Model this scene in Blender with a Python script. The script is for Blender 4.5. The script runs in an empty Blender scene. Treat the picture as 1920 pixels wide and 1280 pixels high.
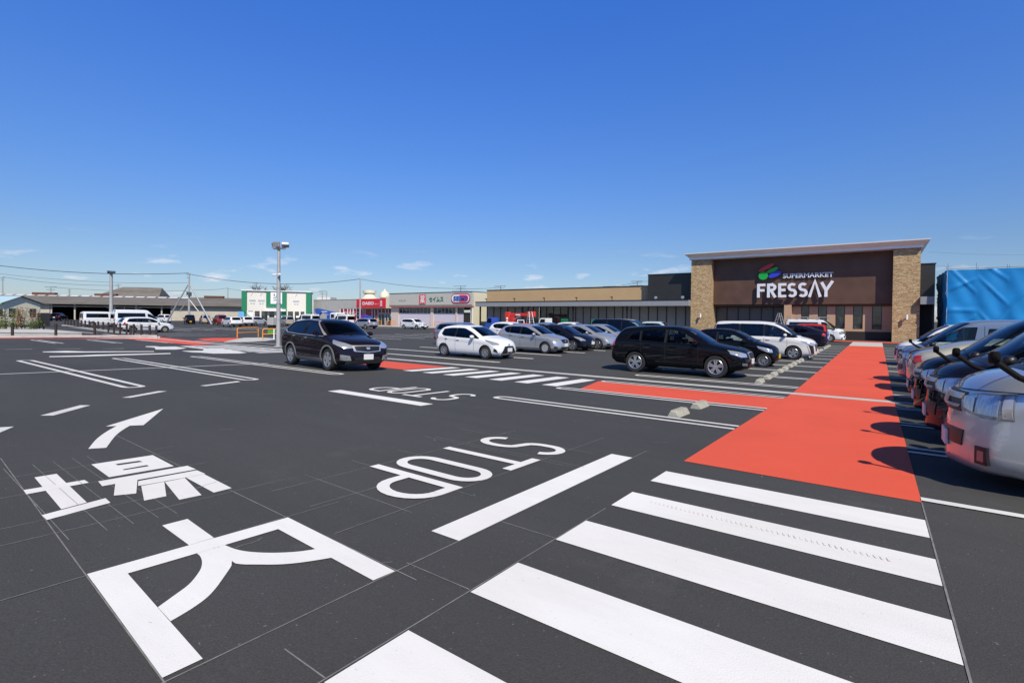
import bpy, bmesh, math, random
import numpy as np
from mathutils import Vector, Matrix
from mathutils.geometry import tessellate_polygon
random.seed(7)
R = math.radians
scene = bpy.context.scene
col = scene.collection

# ------------------------------------------------------------------ camera, sky, sun, exposure
YG = 14.85            # the drain line; the lot falls to it from the camera's side at 3.1 %
SLOPE = 0.031
CAMZ = 1.90
F = 950.0
def _n(v): v = np.array(v, float); return v/np.linalg.norm(v)
_A = _n((1646-960, 601.5-606, F)); _B = _n((960+360, 606-579, -F)); _B = _n(_B-_A*_A.dot(_B)); _U = np.cross(_B, _A)
CM = np.stack([_B, _A, _U])                         # camera (x right, y down, z forward) -> world
cam = bpy.data.objects.new('camera', bpy.data.cameras.new('camera'))
col.objects.link(cam)
mw = Matrix(((CM[0][0], -CM[0][1], -CM[0][2], 0), (CM[1][0], -CM[1][1], -CM[1][2], 0), (CM[2][0], -CM[2][1], -CM[2][2], CAMZ), (0, 0, 0, 1)))
cam.matrix_world = mw
cam.data.sensor_width = 36; cam.data.lens = F/1920*36; cam.data.shift_y = -34/1920
cam.data.clip_start = 0.05; cam.data.clip_end = 20000
scene.camera = cam
scene.view_settings.view_transform = 'Standard'; scene.view_settings.look = 'None'
scene.view_settings.exposure = 0.32; scene.view_settings.gamma = 1

SUN = Vector((1.30, -1.0, 1.75)).normalized()        # towards the sun
el = math.asin(SUN.z); az = math.atan2(SUN.x, SUN.y)
world = bpy.data.worlds.new('World'); scene.world = world; world.use_nodes = True
nt = world.node_tree; bg = nt.nodes['Background']
sky = nt.nodes.new('ShaderNodeTexSky'); sky.sky_type = 'NISHITA'; sky.sun_disc = False
sky.sun_elevation = el; sky.sun_rotation = az; sky.altitude = 0; sky.air_density = 1.0; sky.dust_density = 0.3; sky.ozone_density = 3.0
hsv = nt.nodes.new('ShaderNodeHueSaturation'); hsv.inputs['Saturation'].default_value = 1.12
nt.links.new(sky.outputs[0], hsv.inputs['Color'])
hsv.inputs['Saturation'].default_value = 1.0
# small fair-weather clouds low over the horizon
tc = nt.nodes.new('ShaderNodeTexCoord'); mp = nt.nodes.new('ShaderNodeMapping'); mp.inputs['Scale'].default_value = (6.5, 6.5, 24)
mp.inputs['Location'].default_value = (1.3, 0.4, 2.2)
noi = nt.nodes.new('ShaderNodeTexNoise'); noi.inputs['Scale'].default_value = 2.1; noi.inputs['Detail'].default_value = 5; noi.inputs['Roughness'].default_value = 0.5
cr = nt.nodes.new('ShaderNodeValToRGB'); cr.color_ramp.elements[0].position = 0.58; cr.color_ramp.elements[1].position = 0.68
nt.links.new(tc.outputs['Generated'], mp.inputs[0]); nt.links.new(mp.outputs[0], noi.inputs[0]); nt.links.new(noi.outputs[0], cr.inputs[0])
sx = nt.nodes.new('ShaderNodeSeparateXYZ'); nt.links.new(tc.outputs['Generated'], sx.inputs[0])
cb = nt.nodes.new('ShaderNodeValToRGB'); e = cb.color_ramp.elements
e[0].position = 0.0; e[0].color = (.7,.7,.7,1); e[1].position = 0.13; e[1].color = (0,0,0,1)
m_ = e.new(0.05); m_.color = (1,1,1,1); m2_ = e.new(0.095); m2_.color = (.55,.55,.55,1)
nt.links.new(sx.outputs['Z'], cb.inputs[0]); SXZ = sx.outputs['Z']
mul = nt.nodes.new('ShaderNodeMath'); mul.operation = 'MULTIPLY'; nt.links.new(cr.outputs[0], mul.inputs[0]); nt.links.new(cb.outputs[0], mul.inputs[1])
mul2 = nt.nodes.new('ShaderNodeMath'); mul2.operation = 'MULTIPLY'; nt.links.new(mul.outputs[0], mul2.inputs[0]); mul2.inputs[1].default_value = 0.75
mx = nt.nodes.new('ShaderNodeMix'); mx.data_type = 'RGBA'
nt.links.new(mul2.outputs[0], mx.inputs['Factor']); 
gr = nt.nodes.new('ShaderNodeValToRGB'); ge = gr.color_ramp.elements        # sky tint: bluer upward, dimmed overhead out of view to lessen fill light
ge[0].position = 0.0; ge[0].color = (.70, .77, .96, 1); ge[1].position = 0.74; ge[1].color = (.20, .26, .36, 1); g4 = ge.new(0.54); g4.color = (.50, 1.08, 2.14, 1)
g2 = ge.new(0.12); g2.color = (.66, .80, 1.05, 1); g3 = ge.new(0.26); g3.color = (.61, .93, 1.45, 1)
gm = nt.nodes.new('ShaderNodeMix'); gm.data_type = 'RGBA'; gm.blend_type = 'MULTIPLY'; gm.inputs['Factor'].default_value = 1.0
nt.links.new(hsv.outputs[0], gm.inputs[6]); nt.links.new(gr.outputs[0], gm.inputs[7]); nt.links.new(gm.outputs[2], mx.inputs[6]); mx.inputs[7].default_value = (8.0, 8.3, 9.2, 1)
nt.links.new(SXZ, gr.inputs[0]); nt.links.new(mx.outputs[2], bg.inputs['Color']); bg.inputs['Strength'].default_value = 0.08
sun = bpy.data.objects.new('sun', bpy.data.lights.new('sun', 'SUN')); col.objects.link(sun)
sun.data.energy = 4.1; sun.data.angle = R(0.53); sun.data.color = (1.0, 0.925, 0.80)
sun.rotation_euler = SUN.to_track_quat('Z', 'Y').to_euler()
scene.cycles.max_bounces = 6; scene.cycles.glossy_bounces = 3; scene.cycles.diffuse_bounces = 3

# ------------------------------------------------------------------ positions
def gz(x, y):                                        # height of the ground
    return SLOPE*min(max(YG-y, 0), 30.0)
def far(px, py, depth):                              # where a thing seen in that direction stands, at its real distance
    c = np.array([px-960, py-606, F])*(depth/F); w = CM@c
    return Vector((w[0], w[1], w[2]+CAMZ))
def fxy(px, depth, z=0.0):
    v = far(px, 606, depth); return Vector((v.x, v.y, z))

# ------------------------------------------------------------------ materials
def mat(name, color, rough=0.6, metal=0.0, var=0.0, vscale=3.0, bump=0.0, bscale=40.0, coat=0.0, spec=0.5, emis=None, dirt=None, stretch=None):
    m = bpy.data.materials.new(name); m.use_nodes = True
    t = m.node_tree; b = t.nodes['Principled BSDF']
    b.inputs['Base Color'].default_value = (*color, 1); b.inputs['Roughness'].default_value = rough
    b.inputs['Metallic'].default_value = metal; b.inputs['Coat Weight'].default_value = coat; b.inputs['Coat Roughness'].default_value = 0.03
    b.inputs['Specular IOR Level'].default_value = spec
    if emis: b.inputs['Emission Color'].default_value = (*emis[0], 1); b.inputs['Emission Strength'].default_value = emis[1]
    co = t.nodes.new('ShaderNodeTexCoord'); src = co.outputs['Object']
    if stretch:
        q = t.nodes.new('ShaderNodeMapping'); q.inputs['Scale'].default_value = stretch; t.links.new(src, q.inputs[0]); src = q.outputs[0]
    if var:
        n = t.nodes.new('ShaderNodeTexNoise'); n.inputs['Scale'].default_value = vscale; n.inputs['Detail'].default_value = 7; n.inputs['Roughness'].default_value = 0.6
        t.links.new(src, n.inputs[0])
        r = t.nodes.new('ShaderNodeValToRGB'); r.color_ramp.elements[0].position = 0.3; r.color_ramp.elements[1].position = 0.7
        r.color_ramp.elements[0].color = (*[c*(1-var) for c in color], 1)
        r.color_ramp.elements[1].color = (*[min(1, c*(1+var)) for c in (dirt or color)], 1)
        t.links.new(n.outputs[0], r.inputs[0]); t.links.new(r.outputs[0], b.inputs['Base Color'])
    if bump:
        n2 = t.nodes.new('ShaderNodeTexNoise'); n2.inputs['Scale'].default_value = bscale; n2.inputs['Detail'].default_value = 4
        t.links.new(src, n2.inputs[0]); bp = t.nodes.new('ShaderNodeBump'); bp.inputs['Strength'].default_value = bump; bp.inputs['Distance'].default_value = 0.02
        t.links.new(n2.outputs[0], bp.inputs['Height']); t.links.new(bp.outputs[0], b.inputs['Normal'])
    return m

def asphalt_mat():
    m = bpy.data.materials.new('asphalt'); m.use_nodes = True; t = m.node_tree; b = t.nodes['Principled BSDF']
    co = t.nodes.new('ShaderNodeTexCoord')
    def noise(s, d=6, r=0.6, st=None):
        n = t.nodes.new('ShaderNodeTexNoise'); n.inputs['Scale'].default_value = s; n.inputs['Detail'].default_value = d; n.inputs['Roughness'].default_value = r
        if st:
            q = t.nodes.new('ShaderNodeMapping'); q.inputs['Scale'].default_value = st; t.links.new(co.outputs['Object'], q.inputs[0]); t.links.new(q.outputs[0], n.inputs[0])
        else: t.links.new(co.outputs['Object'], n.inputs[0])
        return n
    def ramp(src, p0, p1, c0, c1):
        r = t.nodes.new('ShaderNodeValToRGB'); r.color_ramp.elements[0].position = p0; r.color_ramp.elements[1].position = p1
        r.color_ramp.elements[0].color = (c0,)*3+(1,); r.color_ramp.elements[1].color = (c1,)*3+(1,); t.links.new(src, r.inputs[0]); return r
    base = ramp(noise(0.16, 5, .55).outputs[0], 0.3, 0.7, 0.050, 0.063)
    grain = ramp(noise(85, 3, .7).outputs[0], 0.3, 0.75, 0.78, 1.26)
    streak = ramp(noise(1.0, 6, .65, (0.25, 2.2, 1)).outputs[0], 0.4, 0.8, 0.95, 1.10)
    chip = ramp(noise(46, 1, .5).outputs[0], 0.74, 0.80, 0.0, 0.10)          # pale stones in the surface
    dust = ramp(noise(0.9, 9, .72).outputs[0], 0.60, 0.82, 0.0, 0.028)       # chalk dust smudges
    def mixm(a, b_, op):
        x = t.nodes.new('ShaderNodeMix'); x.data_type = 'RGBA'; x.blend_type = op; x.inputs['Factor'].default_value = 1
        t.links.new(a, x.inputs[6]); t.links.new(b_, x.inputs[7]); return x.outputs[2]
    c = mixm(base.outputs[0], grain.outputs[0], 'MULTIPLY'); c = mixm(c, streak.outputs[0], 'MULTIPLY')
    c = mixm(c, chip.outputs[0], 'ADD'); c = mixm(c, dust.outputs[0], 'ADD')
    wt = t.nodes.new('ShaderNodeMix'); wt.data_type = 'RGBA'; wt.blend_type = 'MULTIPLY'; wt.inputs['Factor'].default_value = 1; wt.inputs[7].default_value = (1.0, .99, .955, 1); t.links.new(c, wt.inputs[6]); c = wt.outputs[2]
    t.links.new(c, b.inputs['Base Color']); b.inputs['Roughness'].default_value = 0.86; b.inputs['Specular IOR Level'].default_value = 0.3
    bp = t.nodes.new('ShaderNodeBump'); bp.inputs['Strength'].default_value = 0.55; bp.inputs['Distance'].default_value = 0.006
    t.links.new(noise(120, 2, .6).outputs[0], bp.inputs['Height']); t.links.new(bp.outputs[0], b.inputs['Normal'])
    return m

def paint_mat(name, color, wear=0.12, sp=0.35, st=(1, 3.5, 1)):
    m = bpy.data.materials.new(name); m.use_nodes = True; t = m.node_tree; b = t.nodes['Principled BSDF']
    co = t.nodes.new('ShaderNodeTexCoord'); n = t.nodes.new('ShaderNodeTexNoise'); n.inputs['Scale'].default_value = 1.3; n.inputs['Detail'].default_value = 10; n.inputs['Roughness'].default_value = 0.68
    q = t.nodes.new('ShaderNodeMapping'); q.inputs['Scale'].default_value = st; t.links.new(co.outputs['Object'], q.inputs[0]); t.links.new(q.outputs[0], n.inputs[0])
    r = t.nodes.new('ShaderNodeValToRGB'); r.color_ramp.elements[0].position = 0.30; r.color_ramp.elements[1].position = 0.58
    r.color_ramp.elements[0].color = (*[c*(1-wear) for c in color], 1); r.color_ramp.elements[1].color = (*color, 1)
    t.links.new(n.outputs[0], r.inputs[0]); t.links.new(r.outputs[0], b.inputs['Base Color'])
    n2 = t.nodes.new('ShaderNodeTexNoise'); n2.inputs['Scale'].default_value = 130; bp = t.nodes.new('ShaderNodeBump'); bp.inputs['Strength'].default_value = 0.35; bp.inputs['Distance'].default_value = 0.004
    t.links.new(co.outputs['Object'], n2.inputs[0]); t.links.new(n2.outputs[0], bp.inputs['Height']); t.links.new(bp.outputs[0], b.inputs['Normal'])
    n3 = t.nodes.new('ShaderNodeTexNoise'); n3.inputs['Scale'].default_value = 38; n3.inputs['Detail'].default_value = 4; n3.inputs['Roughness'].default_value = .7; t.links.new(co.outputs['Object'], n3.inputs[0])
    r3 = t.nodes.new('ShaderNodeValToRGB'); r3.color_ramp.elements[0].position = 0.24; r3.color_ramp.elements[1].position = 0.36; r3.color_ramp.elements[0].color = (.62, .62, .61, 1); r3.color_ramp.elements[1].color = (1, 1, 1, 1); t.links.new(n3.outputs[0], r3.inputs[0])
    n4 = t.nodes.new('ShaderNodeTexNoise'); n4.inputs['Scale'].default_value = .55; n4.inputs['Detail'].default_value = 3; t.links.new(co.outputs['Object'], n4.inputs[0])
    r4 = t.nodes.new('ShaderNodeValToRGB'); r4.color_ramp.elements[0].position = 0.35; r4.color_ramp.elements[1].position = 0.65; r4.color_ramp.elements[0].color = (.93, .92, .90, 1); r4.color_ramp.elements[1].color = (1, 1, 1, 1); t.links.new(n4.outputs[0], r4.inputs[0])
    cur = r.outputs[0]
    for o_ in (r3, r4):
        x = t.nodes.new('ShaderNodeMix'); x.data_type = 'RGBA'; x.blend_type = 'MULTIPLY'; x.inputs['Factor'].default_value = 1; t.links.new(cur, x.inputs[6]); t.links.new(o_.outputs[0], x.inputs[7]); cur = x.outputs[2]
    t.links.new(cur, b.inputs['Base Color'])
    b.inputs['Roughness'].default_value = 0.7; b.inputs['Specular IOR Level'].default_value = sp
    return m

M = {}
M['asphalt'] = asphalt_mat()
M['white_paint'] = paint_mat('white road paint', (0.79, 0.78, 0.75), 0.07)
M['line_paint'] = paint_mat('stall line paint', (0.70, 0.70, 0.68), 0.15)
M['red_paint'] = paint_mat('red walkway coating', (0.72, 0.098, 0.044), 0.05, 0.35, (1, 1, 1))
M['chalk'] = mat('chalk', (0.19, 0.19, 0.185), 0.9, var=0.35, vscale=9)
M['concrete'] = mat('concrete', (0.50, 0.49, 0.45), 0.85, var=0.12, vscale=2.5, bump=0.2)
M['drain'] = mat('drain concrete', (0.48, 0.48, 0.45), 0.85, var=0.13, vscale=1.4, bump=0.2, stretch=(1, 6, 1))
M['stop_concrete'] = mat('wheel stop concrete', (0.36, 0.35, 0.29), 0.85, var=0.2, vscale=12, bump=0.3)
M['glass'] = mat('car glass', (0.006, 0.007, 0.009), 0.02, spec=0.22)
M['glass_clear'] = mat('windscreen glass', (0.018, 0.022, 0.026), 0.02, spec=0.8, coat=0.25)
def tint(name, t, refl=1.0):
    m = bpy.data.materials.new(name); m.use_nodes = True; n_ = m.node_tree; n_.nodes.remove(n_.nodes['Principled BSDF']); out = n_.nodes['Material Output']
    tr = n_.nodes.new('ShaderNodeBsdfTransparent'); tr.inputs[0].default_value = (*t, 1); gl = n_.nodes.new('ShaderNodeBsdfGlossy'); gl.inputs['Roughness'].default_value = 0.01; gl.inputs['Color'].default_value = (refl, refl, refl, 1)
    fr = n_.nodes.new('ShaderNodeFresnel'); fr.inputs[0].default_value = 1.5; mx_ = n_.nodes.new('ShaderNodeMixShader'); n_.links.new(fr.outputs[0], mx_.inputs[0]); n_.links.new(tr.outputs[0], mx_.inputs[1]); n_.links.new(gl.outputs[0], mx_.inputs[2]); n_.links.new(mx_.outputs[0], out.inputs[0]); return m
M['tint_front'] = tint('clear green glass', (.60, .68, .66)); M['tint_rear'] = tint('privacy glass', (.10, .11, .12)); M['tint_screen'] = tint('windscreen', (.52, .62, .62))
M['seat'] = mat('seat fabric', (0.035, 0.034, 0.034), .85)
M['black'] = mat('black plastic', (0.012, 0.012, 0.013), 0.42)
M['darkgrey'] = mat('dark grey cladding', (0.06, 0.06, 0.06), 0.55)
M['midgrey'] = mat('grey cladding', (0.17, 0.17, 0.17), 0.5)
M['tyre'] = mat('tyre rubber', (0.018, 0.018, 0.018), 0.75)
M['rim'] = mat('alloy', (0.55, 0.55, 0.57), 0.3, metal=0.85)
M['hub'] = mat('hub cap plastic', (0.42, 0.42, 0.44), 0.4, metal=0.4)
M['steel'] = mat('steel wheel', (0.20, 0.19, 0.15), 0.6)
M['chrome'] = mat('chrome', (0.55, 0.54, 0.52), 0.32, metal=0.65)
M['lamp'] = mat('lamp lens', (0.50, 0.53, 0.56), 0.12, metal=0.55, coat=1.0)
M['bowl'] = mat('lamp reflector', (0.48, 0.49, 0.50), 0.30, metal=0.7, coat=1.0, var=.35, vscale=5, stretch=(9, 9, 1))
M['bezel'] = mat('lamp bezel', (0.20, 0.21, 0.23), 0.25, metal=0.5, coat=1.0)
M['fog'] = mat('fog lamp lens', (0.16, 0.17, 0.19), 0.12, metal=0.3, coat=1.0)
M['amber'] = mat('amber lens', (0.65, 0.22, 0.03), 0.15, coat=1.0)
M['red_lens'] = mat('tail lamp lens', (0.42, 0.012, 0.012), 0.12, coat=1.0)
M['plate'] = mat('number plate', (0.66, 0.66, 0.66), 0.5)
M['plate_y'] = mat('yellow number plate', (0.70, 0.42, 0.02), 0.5)
M['pole'] = mat('galvanised pole', (0.38, 0.39, 0.38), 0.6, metal=0.2, var=0.12, vscale=3)
def carpaint(name, c, metal=0.0, rough=0.35):
    return mat(name, c, rough, metal=metal, coat=(.6 if max(c) < .03 else 1.0), spec=(0.0 if max(c) < .03 or not metal else .3))
P_ = {}
P_['white'] = carpaint('white car paint', (0.72, 0.73, 0.73)); P_['pearl'] = carpaint('pearl white paint', (0.66, 0.66, 0.64))
P_['silver'] = carpaint('silver car paint', (0.47, 0.49, 0.52), 0.62, 0.33); P_['black'] = carpaint('black car paint', (0.004, 0.005, 0.008))
P_['navy'] = carpaint('dark navy paint', (0.008, 0.010, 0.022), 0.1); P_['purple'] = carpaint('dark purple paint', (0.010, 0.007, 0.012), 0.0)
P_['bluegrey'] = carpaint('blue grey paint', (0.20, 0.25, 0.32), 0.4); P_['beige'] = carpaint('champagne paint', (0.46, 0.45, 0.38), 0.4)
P_['red'] = carpaint('red paint', (0.42, 0.02, 0.015)); P_['maroon'] = carpaint('dark red paint', (0.20, 0.025, 0.02)); P_['blue'] = carpaint('blue paint', (0.01, 0.10, 0.55))
P_['pinkbeige'] = carpaint('pale beige paint', (0.50, 0.44, 0.40), 0.3); P_['lightblue'] = carpaint('pale green blue paint', (0.45, 0.55, 0.55))

# ------------------------------------------------------------------ builders
class MB:
    def __init__(s): s.v = []; s.f = []; s.m = []
    def add(s, vs, fs, mi=0):
        o = len(s.v); s.v += [tuple(v) for v in vs]; s.f += [tuple(i+o for i in f) for f in fs]; s.m += [mi]*len(fs); return s
    def box(s, a, b, mi=0):
        x0, y0, z0 = [min(p, q) for p, q in zip(a, b)]; x1, y1, z1 = [max(p, q) for p, q in zip(a, b)]
        return s.add([(x0,y0,z0),(x1,y0,z0),(x1,y1,z0),(x0,y1,z0),(x0,y0,z1),(x1,y0,z1),(x1,y1,z1),(x0,y1,z1)],
                     [(0,3,2,1),(4,5,6,7),(0,1,5,4),(1,2,6,5),(2,3,7,6),(3,0,4,7)], mi)
    def rbox(s, a, b, r, mi=0):                      # box with chamfered vertical and top edges
        x0, y0, z0 = [min(p, q) for p, q in zip(a, b)]; x1, y1, z1 = [max(p, q) for p, q in zip(a, b)]
        def ring(d, z): return [(x0+d+r,y0+d,z),(x1-d-r,y0+d,z),(x1-d,y0+d+r,z),(x1-d,y1-d-r,z),(x1-d-r,y1-d,z),(x0+d+r,y1-d,z),(x0+d,y1-d-r,z),(x0+d,y0+d+r,z)]
        v = ring(r, z0)+ring(0, z0+r)+ring(0, z1-r)+ring(r, z1)
        f = [tuple(range(7, -1, -1)), tuple(range(24, 32))]
        for k in range(3):
            for i in range(8): f.append((k*8+i, k*8+(i+1) % 8, k*8+8+(i+1) % 8, k*8+8+i))
        return s.add(v, f, mi)
    def tube(s, p0, p1, r0, r1=None, n=10, mi=0):
        r1 = r0 if r1 is None else r1; p0 = Vector(p0); p1 = Vector(p1); d = (p1-p0).normalized()
        a = d.orthogonal().normalized(); b = d.cross(a); v = []
        for p, r in ((p0, r0), (p1, r1)):
            for i in range(n): t = 2*math.pi*i/n; v.append(p+a*math.cos(t)*r+b*math.sin(t)*r)
        return s.add(v, [(i, (i+1) % n, n+(i+1) % n, n+i) for i in range(n)]+[tuple(range(n-1, -1, -1)), tuple(range(n, 2*n))], mi)
    def path(s, pts, r, n=8, mi=0):
        for a, b in zip(pts[:-1], pts[1:]): s.tube(a, b, r, r, n, mi)
        return s
    def prism(s, poly, d, mi=0, o=(0, 0, 0)):        # closed outline (3d points) pushed along d
        n = len(poly); v = [Vector(p) for p in poly]; v += [p+Vector(d) for p in v]
        tri = tessellate_polygon([v[:n]])
        f = [tuple(t) for t in tri]+[tuple(i+n for i in reversed(t)) for t in tri]+[(i, i+n, (i+1) % n+n, (i+1) % n) for i in range(n)]
        return s.add(v, f, mi)
    def lathe(s, prof, n=24, axis='z', c=(0, 0, 0), mi=0, cap=False):
        v = []; f = []
        for r, h in prof:
            for i in range(n):
                t = 2*math.pi*i/n; a, b = r*math.cos(t), r*math.sin(t)
                v.append((a+c[0], b+c[1], h+c[2]) if axis == 'z' else (a+c[0], h+c[1], b+c[2]))
        for k in range(len(prof)-1):
            for i in range(n): f.append((k*n+i, k*n+(i+1) % n, (k+1)*n+(i+1) % n, (k+1)*n+i))
        if cap: f += [tuple(range(n)), tuple(range((len(prof)-1)*n, len(prof)*n))]
        return s.add(v, f, mi)
    def grid(s, pts, mi=0):                          # rows of points
        n = len(pts[0]); v = [p for r in pts for p in r]
        return s.add(v, [(j*n+i, j*n+i+1, (j+1)*n+i+1, (j+1)*n+i) for j in range(len(pts)-1) for i in range(n-1)], mi)
    def build(s, name, mats, parent=None, smooth=None, loc=None, fix=True):
        me = bpy.data.meshes.new(name); me.from_pydata(s.v, [], s.f)
        for m in (mats if isinstance(mats, (list, tuple)) else [mats]): me.materials.append(m)
        if len(me.polygons) == len(s.m): me.polygons.foreach_set('material_index', s.m)
        me.update()
        if fix:
            b = bmesh.new(); b.from_mesh(me); bmesh.ops.recalc_face_normals(b, faces=b.faces); b.to_mesh(me); b.free()
        if smooth is not None:
            me.polygons.foreach_set('use_smooth', [True]*len(me.polygons)); me.set_sharp_from_angle(angle=R(smooth))
        o = bpy.data.objects.new(name, me); col.objects.link(o)
        if parent: o.parent = parent
        if loc is not None: o.location = loc
        return o
def tag(o, label=None, cat=None, group=None, kind=None):
    if label: o['label'] = label
    if cat: o['category'] = cat
    if group: o['group'] = group
    if kind: o['kind'] = kind
    return o
def thing(name, label, cat, loc=(0, 0, 0), rotz=0.0, group=None):
    o = bpy.data.objects.new(name, None); col.objects.link(o); o.location = loc; o.rotation_euler = (0, 0, rotz)
    return tag(o, label, cat, group)
KIDS = {}
def children(o): return [c for c in bpy.data.objects if c.parent == o]
def copy_tree(o, parent=None):
    c = o.copy(); col.objects.link(c)
    if parent: c.parent = parent
    for ch in list(o.children): copy_tree(ch, c)
    return c
def text_mb(txt, size, depth=0.0, off=0.0, sx=1.0, align='CENTER', shear=0.0):
    cu = bpy.data.curves.new('t', 'FONT'); cu.body = txt; cu.size = size; cu.extrude = depth; cu.offset = off; cu.align_x = align; cu.align_y = 'CENTER'; cu.resolution_u = 3; cu.shear = shear
    ob = bpy.data.objects.new('t', cu); col.objects.link(ob); dg = bpy.context.evaluated_depsgraph_get(); dg.update()
    me = bpy.data.meshes.new_from_object(ob.evaluated_get(dg)); mb = MB()
    mb.add([(v.co.x*sx, v.co.y, v.co.z) for v in me.vertices], [tuple(p.vertices) for p in me.polygons])
    bpy.data.objects.remove(ob); bpy.data.curves.remove(cu); bpy.data.meshes.remove(me)
    return mb
def wall_text(name, txt, size, m, parent, x, y, z, depth=0.02, off=0.0, sx=1.0, width=None, align='CENTER'):
    mb = text_mb(txt, size, depth, off, sx, align)
    if width:
        xs = [v[0] for v in mb.v]; k = width/(max(xs)-min(xs)); mb.v = [(a*k, b, c) for a, b, c in mb.v]
    mb.v = [(a+x, y-c, b+z) for a, b, c in mb.v]
    return mb.build(name, m, parent, fix=False)

# ------------------------------------------------------------------ setting: ground and markings
mb = MB(); ys = [-60, -35]+[YG-30+2.5*i for i in range(13)]+[19, 24, 30, 37, 45, 55, 70, 100, 160, 300, 700, 3000]; ys = sorted(y if abs(y-YG) > .01 else YG for y in ys); xs = [-3000, -900, -400, -220, -160, -130]+list(range(-110, 40, 5))+[50, 80, 200, 600, 3000]
mb.grid([[(x, y, gz(x, y)) for x in xs] for y in ys])
tag(mb.build('ground', M['asphalt'], fix=False), kind='structure', label='dark new asphalt of the car park')

LIFT = 0.004
def gp(x, y, k=1): return (x, y, gz(x, y)+LIFT*k)
class Flat(MB):                                       # painted sheets lying on the ground
    def __init__(s): super().__init__(); s.n = 0
    def poly(s, pts, holes=(), k=1):
        s.n += 1; dz = (s.n % 8)*0.0004
        loops = [[Vector((*gp(x, y, k),))+Vector((0, 0, dz)) for x, y in l] for l in (pts, *holes)]
        flat = [[Vector((p.x, p.y, 0)) for p in l] for l in loops]
        tri = tessellate_polygon(flat); allp = [p for l in loops for p in l]; out = []
        for t in tri:
            a, b, c = [allp[i] for i in t]
            out.append(t if (b-a).cross(c-a).z > 0 else (t[0], t[2], t[1]))
        return s.add(allp, out)
    def rect(s, x0, y0, x1, y1, k=1):
        cuts = [min(y0, y1)]+([YG] if min(y0, y1) < YG < max(y0, y1) else [])+[max(y0, y1)]; xa, xb = min(x0, x1), max(x0, x1)
        for a, b in zip(cuts[:-1], cuts[1:]): s.poly([(xa, a), (xb, a), (xb, b), (xa, b)], k=k)
        return s
    def stroke(s, pts, w, k=1, closed=False):
        P = [Vector(p) for p in pts]; n = len(P); L = []; Rr = []
        for i in range(n):
            a = P[(i-1) % n] if (closed or i > 0) else P[i]; b = P[(i+1) % n] if (closed or i < n-1) else P[i]
            d = (b-a).normalized(); nr = Vector((-d.y, d.x))*w/2; L.append(P[i]+nr); Rr.append(P[i]-nr)
        s.n += 1; dz = (s.n % 8)*0.0004; o = len(s.v)
        for q in L+Rr: x = gp(q.x, q.y, k); s.v.append((x[0], x[1], x[2]+dz))
        for i in range(n if closed else n-1):
            j = (i+1) % n; f = (o+i, o+n+i, o+n+j, o+j)
            a, b, c = [Vector(s.v[t]) for t in f[:3]]
            s.f.append(f if (b-a).cross(c-a).z > 0 else tuple(reversed(f))); s.m.append(0)
        return s
    def hair(s, x0, x1, y, g=0.155, w=0.115, round0=True, round1=False, k=1):   # doubled stall line with rounded end
        a = []
        n = 8
        if round0: a = [(x0+g-g*math.sin(math.pi*i/n), y+g*math.cos(math.pi*i/n)) for i in range(n+1)]
        else: a = [(x0, y+g), (x0, y-g)]
        if round1:
            b = [(x1-g+g*math.sin(math.pi*i/n), y-g*math.cos(math.pi*i/n)) for i in range(n+1)]
            s.stroke(a+b, w, k, closed=True)
        elif round0: s.stroke([(x1, y+g)]+a+[(x1, y-g)], w, k)
        else: s.stroke([(x1, y+g), (x0, y+g)], w, k); s.stroke([(x1, y-g), (x0, y-g)], w, k)
        return s
    def done(s, name, m, label):
        return tag(s.build(name, m, fix=False), kind='structure', label=label)
LINES = [8.50+2.555*i for i in range(15)]
f = Flat(); f.rect(-1.765, 5.81, 0.345, YG-0.21); f.rect(-1.765, YG+0.21, 0.345, 45.9); f.rect(-8, 54.6, 3.0, 57.0)
f.poly([(-1.765, 11.17), (-1.765, 13.5), (-6.6, 13.5), (-6.0, 11.17)])
f.done('walkway', M['red_paint'], 'red coated footway between the parking stalls')
f = Flat(); f.rect(-1.765, 46.0, 0.345, 54.4); f.done('walkway', M['drain'], 'pale strip of footway before the shop')
f = Flat()

e0 = 5.25
for i in range(7):
    y1 = e0-0.9*i; f.rect(-1.775, y1-0.45, 0.335, y1)
f.done('crosswalk', M['white_paint'], 'white zebra stripes in the foreground')
f = Flat()
for i in range(7):
    x = -12.62+i*0.895; f.poly([(x+0.08, 11.30), (x+0.53, 11.30), (x+0.45, 13.72), (x, 13.72)])
f.done('crosswalk', M['white_paint'], 'white zebra stripes across the aisle')
f = Flat(); f.rect(-16.6, 11.55, -12.75, 13.7); f.done('walkway', M['red_paint'], 'red footway patch by the aisle crossing')
f = Flat(); f.rect(-120, YG-0.2, 22, YG+0.2); f.done('gutter', M['drain'], 'concrete drain running across the lot')
# stall lines either side of the footway
f = Flat()
for i, y in enumerate(LINES):
    f.hair(-6.5, -1.77, y, k=2); 
    f.hair(0.345, 5.2, y, round0=False, k=2)
f.rect(0.345, 5.86, 5.3, 5.98, k=2)
for i in range(15):                                   # the bank behind the second aisle
    y = 16.75+2.525*i; f.hair(-22.6, -12.75, y, g=0.08, w=0.12, round1=True)
for i in range(13):
    y = 24.9+2.53*i; f.hair(-40.0, -30.6, y, g=0.07, w=0.10, round1=True)
for y in (3.98, 6.42, 8.93): f.hair(-22.0, -12.55, y, round1=True)
for y in (1.4, -1.2): f.hair(-22.0, -12.55, y, round1=True)
f.stroke([(-17.0, -3.0), (-17.32, 9.4)], 0.1)
for y in (5.15, 7.72, 10.32, 12.9): f.hair(-40.3, -35.1, y)
for i in range(22): f.hair(-72, -60, 24+i*2.5, g=0.1, w=0.12) if i % 1 == 0 else None
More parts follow.
